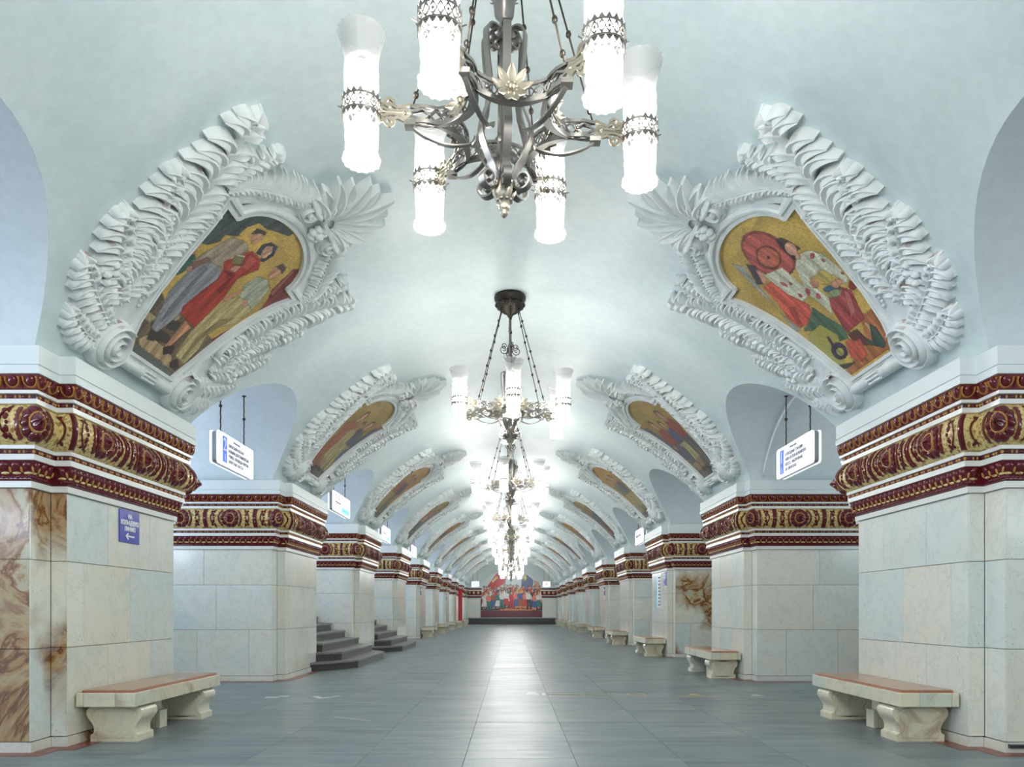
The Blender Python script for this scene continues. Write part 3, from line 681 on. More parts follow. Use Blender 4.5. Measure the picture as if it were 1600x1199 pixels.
PL= [((82,92,90),[-99,209,-111,233,-92,232,-74,254,-49,271,-9,278,-8,272,-27,263,-42,255,-58,252,-63,238,-59,225,-73,216,-70,207,-77,195,-90,189]),((62,105,88),[-92,181,-72,176,-68,162,-71,150,-83,147,-88,169]),((196,92,50),[-87,165,-85,168,-80,165,-83,163]),((196,92,50),[-85,178,-83,180,-78,177,-81,175]),((98,94,80),[-81,129,-73,96,-52,79,-37,106,-57,122]),((122,102,80),[-60,86,-59,121,-30,123,65,124,88,122,88,89,54,59,-40,58]),((182,165,120),[-64,101,-45,102,-46,93,-61,92]),((182,165,120),[-26,121,-12,119,-14,111,-24,113]),((78,70,62),[-22,111,-4,114,0,104,-19,99]),((78,70,62),[-49,96,3,94,4,86,-30,79]),((186,158,120),[-45,72,-36,81,-1,81,30,77,39,64,16,64,-36,66]),((110,112,104),[-44,66,18,65,57,60,49,54,-41,56]),((132,64,58),[58,256,66,262,89,239,89,232,114,230,104,191,93,146,88,122,68,123,80,148,99,181,84,209,71,219]),((165,105,90),[60,253,63,257,84,216,76,215]),((150,150,155),[-53,187,-24,189,-15,176,-18,144,-18,116,-26,89,-40,89,-50,113,-61,131,-64,159]),((120,122,130),[-49,177,-44,178,-32,118,-33,99,-40,118]),((78,66,58),[-39,88,-25,90,-20,79,-33,76]),((168,152,132),[-63,220,-41,229,-25,225,-31,209,-25,192,-47,186,-56,184,-69,168,-72,180,-67,202]),((140,105,92),[-71,169,-61,186,-54,187,-61,166,-67,160]),((198,145,115),[-68,159,-71,165,-65,168,-61,163]),((204,155,125),[-44,235,-48,242,-39,248,-29,246,-30,237,-34,232]),((84,72,66),[-49,238,-52,247,-38,253,-32,250,-41,247,-46,241]),((176,66,56),[-22,228,1,231,17,222,6,197,20,168,23,138,24,120,-16,122,-24,129,-18,178,-26,190,-36,197,-32,205]),((140,44,44),[-26,190,-15,193,-2,196,7,170,-2,170,-5,191]),((196,92,76),[-18,224,0,227,5,210,-6,208]),((132,126,82),[-34,210,-20,218,-12,209,-25,201]),((205,205,170),[-34,212,-21,219,-19,217,-33,210]),((208,155,130),[-19,195,-18,203,-9,209,-7,198]),((72,76,92),[-14,230,-21,241,-16,251,-1,255,10,245,10,232,4,229,-3,234]),((216,165,135),[-10,237,-14,245,-7,251,3,245,5,235,-1,232]),((202,145,110),[-1,120,18,118,12,89,10,77,3,79,2,103]),((70,60,56),[1,80,17,91,24,81,11,73]),((178,182,158),[28,216,47,223,65,218,77,198,81,177,38,185,24,198]),((192,176,124),[36,183,59,187,83,184,79,158,51,132,62,105,59,79,33,80,23,113,23,143,25,165]),((150,132,90),[68,163,62,146,51,117,52,84,47,84,41,115,50,148]),((205,150,125),[20,168,27,190,33,187,29,168]),((212,150,130),[50,184,55,190,65,182,54,181]),((206,152,122),[39,227,31,237,36,244,49,242,51,233,47,225]),((98,78,76),[32,240,35,249,47,250,55,241,43,243]),((74,62,56),[32,71,39,78,55,73,52,66,37,66]),((128,48,48),[69,125,80,148,95,145,90,124])]
PR= [((160,165,160),[45,257,36,244,50,223,66,185,82,146,69,140,72,161,65,202,56,228]),((174,112,72),[-68,105,-69,90,-42,59,5,60,60,59,58,67,0,77,-17,79,-37,106]),((150,80,74),[-14,194,-3,195,8,200,17,207,23,217,25,228,23,239,16,249,6,257,-4,261,-17,263,-27,261,-37,256,-44,248,-48,239,-49,229,-47,218,-43,209,-35,201,-26,196]),((188,98,88),[-14,196,-4,198,6,202,14,209,19,218,21,228,19,238,13,248,5,255,-6,259,-16,260,-25,258,-34,254,-40,247,-44,238,-45,229,-44,219,-40,210,-33,203,-24,198]),((110,66,60),[-9,211,-2,211,4,213,9,217,12,221,13,226,12,230,8,235,3,238,-3,241,-10,241,-16,240,-22,238,-26,235,-29,231,-30,226,-29,222,-26,217,-22,214,-16,212]),((194,110,88),[-9,212,-4,213,2,215,6,218,9,222,10,226,9,230,6,234,1,237,-4,239,-10,240,-15,239,-20,237,-24,234,-26,230,-27,226,-26,222,-24,218,-20,215,-15,213]),((60,40,40),[-11,225,-10,224,-8,224,-8,224,-7,225,-6,225,-6,225,-6,226,-6,226,-6,227,-7,227,-8,228,-9,228,-10,228,-11,227,-11,227,-12,226,-12,226,-11,225,-11,225]),((78,70,80),[29,243,21,232,42,211,52,218]),((206,155,130),[27,230,24,219,33,210,44,212]),((208,98,82),[50,210,23,206,26,182,16,155,27,146,47,141,68,143,70,162,56,187]),((176,70,62),[52,170,40,166,59,145,64,150]),((204,204,180),[26,218,-8,207,-5,184,-4,163,19,163,28,181,29,201]),((180,80,80),[16,188,17,188,18,189,18,190,19,191,20,193,20,194,20,196,20,197,19,198,18,198,18,198,16,197,16,196,15,195,14,194,14,192,14,191,14,190,15,189]),((180,80,80),[6,186,7,186,8,186,9,186,9,187,10,187,10,188,10,189,9,189,8,190,8,190,7,190,6,190,6,189,5,189,5,188,5,187,5,187,5,186,6,186]),((180,80,80),[13,168,14,168,14,168,15,168,16,169,17,170,17,171,16,171,16,172,15,173,14,173,13,173,13,172,12,172,11,171,10,171,10,170,11,169,11,168,12,168]),((166,76,76),[-50,145,-60,134,-50,117,-42,102,-9,102,3,101,-6,127,-17,145]),((190,110,104),[-50,140,-54,135,-39,114,-25,112]),((202,202,178),[-44,202,-63,197,-73,184,-74,162,-71,145,-59,143,-59,158,-49,167,-39,171,-24,176,-19,164,-21,145,-2,129,0,166,-13,183,-23,195]),((182,84,84),[-61,187,-59,187,-57,187,-56,188,-55,188,-55,189,-55,190,-55,190,-56,191,-58,191,-59,192,-61,192,-62,191,-64,191,-65,191,-65,190,-65,189,-64,188,-63,188,-62,187]),((182,84,84),[-66,176,-65,176,-65,176,-64,176,-64,177,-63,178,-63,178,-63,179,-64,179,-64,180,-65,180,-65,180,-66,180,-67,179,-67,179,-68,178,-67,177,-67,177,-67,176,-66,176]),((182,84,84),[-6,166,-5,165,-3,164,-1,163,0,163,1,163,2,163,3,164,3,165,2,167,2,168,0,169,-2,170,-3,171,-5,171,-6,171,-7,170,-8,169,-7,168,-7,167]),((182,84,84),[-13,154,-12,153,-11,152,-9,152,-8,151,-7,152,-6,152,-5,153,-5,154,-5,155,-6,156,-7,157,-8,157,-10,158,-11,158,-12,158,-13,157,-14,156,-14,156,-14,155]),((182,84,84),[-72,153,-72,152,-71,152,-70,152,-70,153,-69,153,-69,153,-68,154,-68,154,-68,155,-69,155,-69,155,-70,155,-71,155,-72,155,-72,155,-73,154,-73,154,-73,153,-73,153]),((192,172,96),[-47,155,-43,155,-39,156,-36,157,-33,160,-31,162,-31,165,-32,168,-34,171,-37,173,-41,173,-44,173,-48,173,-52,171,-54,169,-55,166,-56,163,-55,160,-53,158,-50,156]),((72,100,120),[-52,146,-50,145,-48,145,-44,145,-40,146,-35,147,-31,149,-27,151,-25,153,-24,154,-24,155,-26,156,-29,156,-33,156,-37,155,-42,154,-46,152,-49,150,-52,148,-53,147]),((140,150,110),[-47,141,-46,140,-43,139,-40,139,-35,139,-32,140,-28,141,-25,143,-23,144,-22,146,-22,147,-24,149,-27,149,-31,150,-35,149,-39,148,-42,147,-45,145,-47,144,-48,142]),((206,152,122),[-60,148,-59,147,-58,146,-55,146,-52,146,-49,146,-46,146,-43,147,-42,149,-41,150,-41,151,-42,153,-44,154,-47,154,-50,154,-53,154,-56,153,-58,152,-60,151,-61,150]),((206,152,122),[-31,166,-29,165,-27,163,-25,162,-22,162,-20,162,-18,163,-16,164,-15,165,-15,167,-16,169,-17,171,-19,172,-21,173,-24,173,-27,173,-29,172,-30,171,-31,170,-32,168]),((76,62,62),[-44,231,-53,228,-56,219,-58,204,-48,206,-31,199,-35,208,-37,221]),((208,156,130),[-55,210,-54,208,-52,206,-49,204,-46,204,-43,203,-41,204,-39,206,-37,208,-37,210,-38,213,-39,215,-42,218,-44,219,-47,220,-50,220,-53,219,-55,218,-56,216,-56,213]),((208,156,130),[-45,206,-49,200,-42,197,-37,201]),((146,58,56),[-70,143,-79,131,-61,133,-60,139]),((204,165,125),[-36,100,-40,96,-40,70,-30,73]),((66,84,74),[-42,95,-47,86,-42,65,-33,64,-15,77,-20,84,-25,77]),((86,110,88),[15,151,9,130,-1,109,7,96,25,100,34,121,67,138,43,141]),((100,66,60),[3,101,-18,98,-20,84,-13,76,4,88]),((172,164,88),[31,130,19,107,51,72,84,90,67,130]),((150,60,52),[81,130,73,124,85,93,91,95]),((74,58,78),[39,80,44,81,49,82,53,84,55,87,56,91,55,94,52,98,48,100,44,102,39,102,34,102,29,100,26,98,24,95,23,91,24,88,26,85,30,82,34,81]),((172,164,88),[39,85,42,85,44,85,46,87,47,88,47,90,47,91,45,93,44,94,41,95,39,95,37,95,34,94,33,93,31,92,31,90,31,89,33,87,35,86,37,85]),((74,58,78),[39,114,35,112,39,99,46,100]),((194,94,74),[18,94,7,96,2,89,-11,88,-1,68,17,65,29,76]),((70,70,64),[60,78,27,69,51,69,63,72])]
GOLDBG = (212, 176, 92)
MLAB = {(-1, 1): 'white plaster frame with mosaic of man, woman in red dress and boy on gold', (1, 1): 'white plaster frame with gold mosaic of two figures and a big round red disc',
        (-1, 2): 'white plaster frame with olive brown mosaic, second on the left vault', (1, 2): 'white plaster frame with dark striped mosaic, second on the right vault'}
for k in range(1, 11):
    for side in (-1, 1):
        sn = 'left' if side < 0 else 'right'
        lab = MLAB.get((side, k), f'white acanthus plaster frame with narrow mosaic, {WHERE[k]} along the {sn} vault')
        r = thing('mosaic_medallion', lab, 'mosaic', (CX+side*4.43, YM1+P*(k-1), 3.9), 'framed mosaics on the vault')
        pcs = cached(('pieces', side), lambda: pieces(side))
        if k <= 4:
            for nm, me in pcs: ob(nm, me, r)
        else:
            def jn():
                m = M()
                for nm, me in pcs: m.add([tuple(v.co) for v in me.vertices], [tuple(p.vertices) for p in me.polygons])
                return m.mesh('plaster_frame', RELIEF, .9)
            ob('plaster_frame', cached(('frame', side), jn), r)
        if k == 1: me = mosaic(side, unpack(PL if side < 0 else PR), GOLDBG if side < 0 else (204, 172, 92), 190, 200)
        else: me = mosaic(side, scene_polys(k, side), (170, 140, 66) if k % 2 == 0 else (188, 140, 62), 80 if k < 4 else 40, 90 if k < 4 else 50)
        ob('mosaic_picture', me, r)

# ------------------------------------------------------------------ chandeliers
CZ, RR = -1.785, .904
def ring(a, r, z): return (r*math.cos(a), r*math.sin(a), z)
def arc_pt(t):
    """scalloped ring between two lamps, t in -1..1 around the middle: (radius, angle offset)"""
    p0 = Vector((.60, 0)); a = PI/3; p1 = Vector((.60*math.cos(a), .60*math.sin(a))); md = (p0+p1)/2; d = md.normalized()
    q = p0+(p1-p0)*(t+1)/2; q = q-d*(md.length-.29)*(1-t*t)**.62; return q
def spiral2(c, r0, turns, a0, sg, n=26):
    return [(c[0]+r0*(1-.82*i/n)*math.cos(a0+sg*turns*2*PI*i/n), c[1]+r0*(1-.82*i/n)*math.sin(a0+sg*turns*2*PI*i/n)) for i in range(n+1)]
def glass_low():
    m = M(); q = lambda a, i: 1+(.045*(1 if math.cos(12*a+(i % 2)*PI) > 0 else -1) if 1 < i < 7 else .07*math.cos(14*a) if i in (8, 9, 10) else 0)
    m.lathe([(.088, -.05), (.108, -.075), (.104, -.10), (.104, -.135), (.103, -.17), (.102, -.205), (.100, -.24), (.099, -.28), (.111, -.295), (.117, -.315), (.108, -.338), (.07, -.352), (.045, -.343), (.01, -.347)], 28, mod=q); return m
def glass_up():
    m = M(); q = lambda a, i: 1+(.04*(1 if math.cos(12*a+(i % 2)*PI) > 0 else -1) if 0 < i < 6 else 0)
    m.lathe([(.10, .06), (.106, .10), (.107, .14), (.107, .18), (.107, .22), (.106, .26), (.10, .295), (.08, .315), (.03, .325)], 28, mod=q); return m
def glass_flare():
    m = M(); q = lambda a, i: 1+.022*i/4*(abs(math.cos(9*a))*2-1)
    m.lathe([(.103, .27), (.108, .32), (.117, .37), (.129, .42), (.143, .47), (.146, .485), (.138, .478), (.118, .40), (.104, .33), (.098, .28)], 54, mod=lambda a, i: 1+.055*min(1, i/4, (9.5-i)/3)*(abs(math.cos(9*a))*2-1)); return m
def bulb(z0, z1):
    m = M(); m.lathe([(.01, z0-.02), (.055, z0-.01), (.066, z0+.02), (.066, z1-.02), (.055, z1+.01), (.01, z1+.02)], 12); return m
def collar():
    m = M(); n = 18
    for z0, z1, sg in ((.035, .05, 1), (-.05, -.035, -1)): m.lathe([(.113, z0), (.121, z0), (.121, z1), (.113, z1), (.113, z0)], 24)
    for sg in (-1, 1):
        for k in range(n):
            a0, a1, am = 2*PI*k/n, 2*PI*(k+1)/n, 2*PI*(k+.5)/n
            m.add([ring(a0, .119, sg*.048), ring(a1, .119, sg*.048), ring(am, .121, sg*.078), ring(a0, .114, sg*.048), ring(a1, .114, sg*.048), ring(am, .116, sg*.078)], [(0, 1, 2), (3, 5, 4), (0, 2, 5, 3), (1, 4, 5, 2)])
    for k in range(9):
        for ph in (0, PI):
            m.ribbon([ring(2*PI*(k+t/8)/9, .118, .030*math.sin(2*PI*t/8+ph)) for t in range(9)], (0, 0, .007), .006)
        m.ball(ring(2*PI*(k+.25)/9, .119, 0), .010, 6, 4)
    for k in range(6): m.tube([ring(k*1.05, .118, .0), ring(k*1.05, .146, .012)], .004, 4)
    return m
def fleur(m, a):
    """openwork bracket from the ring to the collar, in the radial upright plane"""
    ca, sa = math.cos(a), math.sin(a)
    T = lambda r, z, w=0: (r*ca-w*sa, r*sa+w*ca, z)
    W = (-sa*.008, ca*.008, 0)
    for sg in (1, -1):
        m.ribbon([T(.60+r, sg*z) for r, z in [(0, .06), (.04, .045), (.08, .03), (.12, .05)]+[(x, y) for x, y in spiral2((.135, .055), .036, 1.1, PI, -1, 14)]], W, .019)
        m.ribbon([T(.60+r, sg*z) for r, z in [(.06, .015), (.13, .01), (.17, .025)]+[(x, y) for x, y in spiral2((.18, .045), .026, 1.0, -PI/2, 1, 12)]], W, .016)
    m.add([T(.59, 0, s*.006) if i == 0 else T(*q, s*.006) for s in (-1, 1) for i, q in enumerate(((.59, 0), (.635, .05), (.69, 0), (.635, -.05)))], [(0, 1, 2, 3), (7, 6, 5, 4), (0, 4, 5, 1), (1, 5, 6, 2), (2, 6, 7, 3), (3, 7, 4, 0)])
    m.tube([T(.60, 0), T(.795, 0)], .008, 5); m.ball(T(.635, 0), .016, 6, 4); m.ball(T(.785, 0), .014, 6, 4)
def arc_band(m, a):
    pts = [arc_pt(t) for t in np.linspace(-1, 1, 25)]
    R3 = [(q.x*math.cos(a)-q.y*math.sin(a), q.x*math.sin(a)+q.y*math.cos(a)) for q in pts]
    nr = lambda i: Vector((*R3[i], 0)).normalized()
    for z, hh, tt in ((.048, .010, .016), (-.048, .012, .022)): m.ribbon([(x, y, z) for x, y in R3], (0, 0, hh), tt)
    m.ribbon([(x, y, -.066) for x, y in R3], lambda i: nr(i)*.026, .006)
    for ph in (0, PI): m.ribbon([(x, y, .034*math.sin(i*PI/2.2+ph)) for i, (x, y) in enumerate(R3)], (0, 0, .007), .006)
    for i in range(2, 24, 4): m.ball((*R3[i], 0), .013, 6, 4)
def flower(m, a):
    q = arc_pt(0); am = a+PI/6; r = q.length+.035; n = Vector((math.cos(am), math.sin(am), 0)); t = Vector((-n.y, n.x, 0))
    for k in range(9):
        b = 2*PI*k/9+PI/2; L = .115 if k < 3 or k > 6 else .085; d = t*math.cos(b)+Vector((0, 0, math.sin(b))); w = d.cross(n)
        rows = []
        for j in range(5):
            s = j/4; ww = .028*math.sin(PI*(.15+.8*s))+.002; c = n*(r+.012+.03*s*s)+d*(.014+L*s); rows.append([c-w*ww, c-w*ww*.5+n*.008, c-n*.004, c+w*ww*.5+n*.008, c+w*ww])
        m.grid(rows)
    m.ball(n*(r+.02), .026, 10, 6)
def bracket(m, a):
    ca, sa = math.cos(a), math.sin(a)
    top = spiral2((.082, -1.25), .062, 1.3, 0, 1, 22)[::-1]
    mid = bez([(.137, -1.24), (.128, -1.19), (.10, -1.165), (.085, -1.18)], 3)[:0]
    path_ = top+[(.143, -1.30), (.135, -1.42), (.115, -1.55), (.125, -1.70), (.175, -1.83), (.185, -1.92), (.14, -2.02), (.085, -2.10)]
    low = spiral2((.128, -2.185), .078, 1.5, 2.2, 1, 24)
    pts = bez(path_, 54)+low
    m.ribbon([(r*ca, r*sa, z) for r, z in pts], (-sa*.026, ca*.026, 0), .012)
def lamp_parts(th):
    """(part name, mesh, children) of one chandelier whose first lamp stands at angle th"""
    out = []
    m = M(); pf = [(.02, 0), (.22, 0), (.25, -.03), (.245, -.08), (.20, -.13), (.215, -.15), (.19, -.20), (.13, -.26), (.08, -.29), (.05, -.31), (.03, -.35), (.0, -.36)]
    m.lathe(pf, 32, mod=lambda a, i: 1+(.05*abs(math.cos(8*a)) if 3 < i < 9 else 0))
    for k in range(12):
        a = 2*PI*k/12; m.ball(ring(a, .205, -.155), .034, 6, 4, 0, (1, 1, 1.3))
    out.append(('canopy', m, [METALD], 1.0))
    m = M(); m.lathe([(.02, -.33), (.022, -.55), (.032, -.56), (.02, -.58), (.022, -.98), (.05, -1.0), (.085, -.985), (.07, -1.02), (.062, -1.1), (.03, -1.13), (.03, -1.4), (.036, -1.41), (.03, -1.43), (.03, -2.02), (.045, -2.04), (.045, -2.12), (.02, -2.14)], 12)
    for k in range(10):
        a = 2*PI*k/10; t = (-math.sin(a), math.cos(a)); rows = []
        for j in range(6):
            s = j/5; w = .020*math.sin(PI*(.2+.75*s)); r = .05+.03*s+.035*s**3; z = -1.06+.13*s-.03*s**3; rows.append([(r*math.cos(a)+t[0]*w*q, r*math.sin(a)+t[1]*w*q, z-.006*abs(q)) for q in (-1, 0, 1)])
        m.grid(rows)
    for k in range(4):
        z = -1.5-.13*k; m.ball((.028*math.cos(k*1.5-1.2), .028*math.sin(k*1.5-1.2), z), .022, 6, 4, 0, (1, 1, 1.8))
    out.append(('stem', m, [METAL], 1.0))
    m = M(); m.lathe([(.02, -2.13), (.055, -2.16), (.070, -2.20), (.066, -2.25), (.045, -2.30), (.03, -2.32), (.034, -2.335), (.028, -2.35), (.022, -2.36), (.024, -2.375), (.012, -2.395), (.001, -2.405)], 24, mod=lambda a, i: 1+(.12*math.cos(8*a) if i < 5 else .08*math.cos(6*a)))
    for k in range(8): m.ball(ring(2*PI*k/8, .064, -2.19), .016, 6, 4, 0, (1, 1, 1.5)); m.ball(ring(2*PI*(k+.5)/8, .044, -2.29), .014, 6, 4)
    out.append(('finial', m, [METALG], 1.2))
    m = M()
    for k in range(4):                                            # wire scrolls high on the stem
        a = th+.3+PI/2*k
        for q in ((.105, -.86, .075, 0), (.09, -.80, .05, 1.5)): m.tube([(x*math.cos(a), x*math.sin(a), z) for x, z in spiral2((q[0], q[1]), q[2], 1.4, PI+q[3], 1, 22)], .006, 5)
    out.append(('wire_scroll', m, [METALD], 4))
    for k in range(6):
        a = th+PI/3*k; am = a+PI/6
        m = M(); arc_band(m, a); 
        for v in range(len(m.V)): m.V[v] = (m.V[v][0], m.V[v][1], m.V[v][2]+CZ)
        out.append(('ring_arc', m, [METAL], 1.0))
        m = M(); flower(m, a); m.V = [(x, y, z+CZ) for x, y, z in m.V]; out.append(('flower_rosette', m, [METALG], 4))
        m = M(); fleur(m, a); m.V = [(x, y, z+CZ) for x, y, z in m.V]; out.append(('openwork_bracket', m, [METALG], 1.0))
        m = M(); bracket(m, am); out.append(('scroll_bracket', m, [METAL], 1.0))
        m = M(); p0 = Vector(ring(a, .16, -.27)); p1 = Vector(ring(a, .585, CZ+.05)); m.tube([p0, p1], .0065, 5)
        n = 6
        for i in range(n): q = p0+(p1-p0)*(i+.7)/n; m.ball(q, .019, 7, 5, 0, (1, 1, 1.3))
        m.tube([p0+Vector((0, 0, .05)), p0], .012, 5)
        out.append(('hanging_rod', m, [METALD], 4))
        m = M(); b = ring(a, .60, CZ); m.box(b[0]-.035, b[1]-.035, b[2]-.085, b[0]+.035, b[1]+.035, b[2]-.055)   # small clamp under each joint
        m.ribbon([(x*math.cos(a), x*math.sin(a), z+CZ) for x, z in bez([(.59, -.085), (.50, -.14), (.36, -.18), (.22, -.16), (.19, -.11)], 16)], (-math.sin(a)*.016, math.cos(a)*.016, 0), .010)
        out.append(('arm_strut', m, [METAL], 1.0))
    return out
GL = [('lower_glass', glass_low, GLASS), ('upper_glass', glass_up, GLASS), ('glass_flare', glass_flare, FLARE), ('lower_lit_tube', lambda: bulb(-.285, -.075), BULB), ('upper_lit_tube', lambda: bulb(.075, .275), BULB)]
THS = [math.radians(8), math.radians(-87)]+[math.radians(x) for x in (20, 38, 5, 50, 12, 30, 0, 44)]
CLAB = {0: 'big silver chandelier at the top, cut off by the upper frame edge', 1: 'silver chandelier hanging whole below its dark canopy, under the vault centre',
        2: 'chandelier just below and behind the one hanging whole', 3: 'chandelier fourth in depth, behind two smaller hanging ones', 9: 'farthest chandelier, right before the crowd mural'}
ORD = {4: 'fifth', 5: 'sixth', 6: 'seventh', 7: 'eighth', 8: 'ninth'}
LPARTS = {}
for k in range(10):
    lab = CLAB.get(k, f'small bright chandelier, {ORD.get(k)} in depth along the hall')
    th = THS[k]; 
    r = thing('chandelier', lab, 'chandelier', (-.106 if k == 0 else -.08, 4.99+P*k, CROWN), 'chandeliers along the vault')
    if k <= 3:
        for nm, m, mt, sm in lamp_parts(th): ob(nm, m.mesh(nm, mt, sm), r)
        for i in range(6):
            p = ring(th+PI/3*i, RR, CZ)
            c = ob('lamp_collar', cached('collar', lambda: collar().mesh('collar', METAL, 1.0)), r, p); c.rotation_euler.z = th+PI/3*i
            for nm, fn, mt in GL:
                g = ob(nm, cached(nm, lambda: fn().mesh(nm, mt, 4)), c)
    else:
        def far():
            m = M()
            for nm, q, mt, sm in lamp_parts(0): m.add(q.V, q.F, {METAL: 0, METALD: 1, METALG: 2}[mt[0]])
            for i in range(6):
                p = ring(PI/3*i, RR, CZ)
                for q, mi in ((collar(), 0), (glass_low(), 3), (glass_up(), 3), (glass_flare(), 4), (bulb(-.285, -.075), 5), (bulb(.075, .275), 5)): m.add([(x+p[0], y+p[1], z+p[2]) for x, y, z in q.V], q.F, mi)
            return m.mesh('far_chandelier', [METAL, METALD, METALG, GLASS, FLARE, BULB], 1.0)
        c = ob('lamp_cluster', cached('farch', far), r); c.rotation_euler.z = th

# ------------------------------------------------------------------ marble benches
def bevbox(x, y, z, bv=.008):
    bm = bmesh.new(); bmesh.ops.create_cube(bm, size=1)
    for v in bm.verts: v.co = (v.co.x*x, v.co.y*y, v.co.z*z)
    bmesh.ops.bevel(bm, geom=bm.edges[:], offset=bv, segments=2, affect='EDGES', profile=.5)
    me = bpy.data.meshes.new('block'); bm.to_mesh(me); bm.free(); return me
def bb(nm, mt, parent, side, d0, y0, z0, d1, y1, z1, bv=.008):
    me = cached(('bev', mt.name, round(d1-d0, 3), round(y1-y0, 3), round(z1-z0, 3)), lambda: bevbox(d1-d0, y1-y0, z1-z0, bv))
    if not me.materials: me.materials.append(mt)
    return ob(nm, me, parent, (-side*(d0+d1)/2, (y0+y1)/2, (z0+z1)/2))
HP = [(.235, 0), (.236, .066), (.228, .072), (.205, .085), (.200, .12), (.205, .15), (.222, .185), (.255, .225), (.275, .265), (.274, .305), (.255, .335), (.225, .349), (.21, .352), (.21, .358)]
def leg_mesh(side):
    m = M(); c = .295; L = [(c-h, z) for h, z in HP]+[(c+h, z) for h, z in HP[::-1]]; n = len(L)
    ins = [(c+(d-c)*.84, .03+z*.86) for d, z in L]; T = .165
    X = lambda d: -side*d
    m.grid([[(X(d), -T, z) for d, z in L], [(X(d), T, z) for d, z in L]], 0, True)
    for s in (-1, 1):
        m.grid([[(X(d), s*T, z) for d, z in L], [(X(d), s*T, z) for d, z in ins], [(X(c+(d-c)*.98), s*(T-.012), .17+(z-.17)*.98) for d, z in ins], [(X(c+(d-c)*.9), s*(T-.012), .17+(z-.17)*.92) for d, z in ins], [(X(c+(d-c)*.87), s*(T-.003), .17+(z-.17)*.9) for d, z in ins], [(X(c), s*(T-.003), z) for d, z in ins]], 0, True)
    return m.mesh('bench_leg', BENCHM, .7)
BLAB = {(-1, 1): 'marble bench with brown seat nearest on left, under the blue sign', (1, 1): 'marble bench with brown seat nearest on right, largest of the right row',
        (1, 2): 'marble bench second in the right row, below the white lightbox', (1, 3): 'marble bench third in the right row, under the tall white notice', (-1, 5): 'small marble bench on the left, first one beyond the staircases'}
for side, ks in ((-1, (1, 5, 6, 7, 8, 9)), (1, range(1, 10))):
    for k in ks:
        sn = 'left' if side < 0 else 'right'
        lab = BLAB.get((side, k), f'small marble bench against the {WHERE[k]} pylon of the {sn} row')
        r = thing('marble_bench', lab, 'bench', (side*(QH-.02), YC1+.05+P*(k-1), 0), 'marble benches along the pylons')
        for y in (-.78, .78): ob('leg', cached(('leg', side), lambda: leg_mesh(side)), r, (0, y, 0))
        bb('middle_support', BENCHM, r, side, .0, -.09, .0, .30, .09, .356); bb('support_foot', BENCHM, r, side, .301, -.09, 0, .36, .09, .20)
        z0, z1 = .36, .498
        for a, b in ((-1.1, -.72), (-.72, .02), (.02, .76), (.76, 1.1)): bb('edge_block', BENCHM, r, side, .38, a+.001, z0, .575, b-.001, z1)
        for s in (-1, 1):
            for a, b in ((.0, .07), (.07, .379)): bb('edge_block', BENCHM, r, side, a+.001, min(s*1.1, s*.9), z0, b-.001, max(s*1.1, s*.9), z1)
        bb('seat_core', BENCHM, r, side, .001, -.898, z0+.01, .378, .898, z1-.004)
        bb('seat_rim', BENCHRIM, r, side, .035, -1.065, z1+.001, .548, 1.065, z1+.012, .003); bb('seat_board', BENCHTOP, r, side, .042, -1.06, z1+.0125, .542, 1.06, z1+.026, .003)

# ------------------------------------------------------------------ staircases in two left passages
for i in range(2):
    yc = YC1+P*(1.5+i); lab = ['dark granite staircase rising left beyond the second left pylon', 'dark granite staircase rising left beyond the third left pylon'][i]
    r = thing('granite_staircase', lab, 'staircase', (-4.0, yc, 0), 'staircases in the left passages')
    X = [-3.5, -3.84, -4.24, -4.62, -5.0, -5.38, -5.76]; H = .188
    for n in range(7):
        x = X[n]+4.0; xb = -3.6; hy = YF*0+ (P/2-YF)-.02
        if n == 0: pl = [(x, -1.75), (x, 1.75), (x-.06, 1.85), (x-.45, 2.55), (-.29, 2.95), (-.29, hy), (xb, hy), (xb, -hy), (-.29, -hy), (-.29, -2.95), (x-.45, -2.55), (x-.06, -1.85)]
        elif n == 1: pl = [(x, -1.9), (x, 1.9), (x-.04, 1.98), (-.29, 2.48), (-.29, hy), (xb, hy), (xb, -hy), (-.29, -hy), (-.29, -2.48), (x-.04, -1.98)]
        else: pl = [(x, -hy), (x, hy), (xb, hy), (xb, -hy)]
        m = M(); z0, z1 = n*H+.0005, (n+1)*H; c = (xb+.5, 0)
        def shr(d): return [(c[0]+(a-c[0])*(1-d), b*(1-d)) for a, b in pl]
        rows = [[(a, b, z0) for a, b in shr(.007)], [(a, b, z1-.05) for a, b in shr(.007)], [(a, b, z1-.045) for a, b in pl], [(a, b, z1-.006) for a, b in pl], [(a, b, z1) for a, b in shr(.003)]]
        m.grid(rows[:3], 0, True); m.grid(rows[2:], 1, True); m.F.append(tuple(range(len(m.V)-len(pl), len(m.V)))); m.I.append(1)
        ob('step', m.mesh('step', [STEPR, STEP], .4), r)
    m = M(); y = -hy+.07; m.tube([(-.46, y, 1.0), (-.5, y, 1.06), (-3.4, y, 2.6)], .028, 8); m.tube([(-.6, y-.06, 1.08), (-.6, y, 1.10)], .014, 6); ob('handrail', m.mesh('handrail', METALD, 1.0), r)

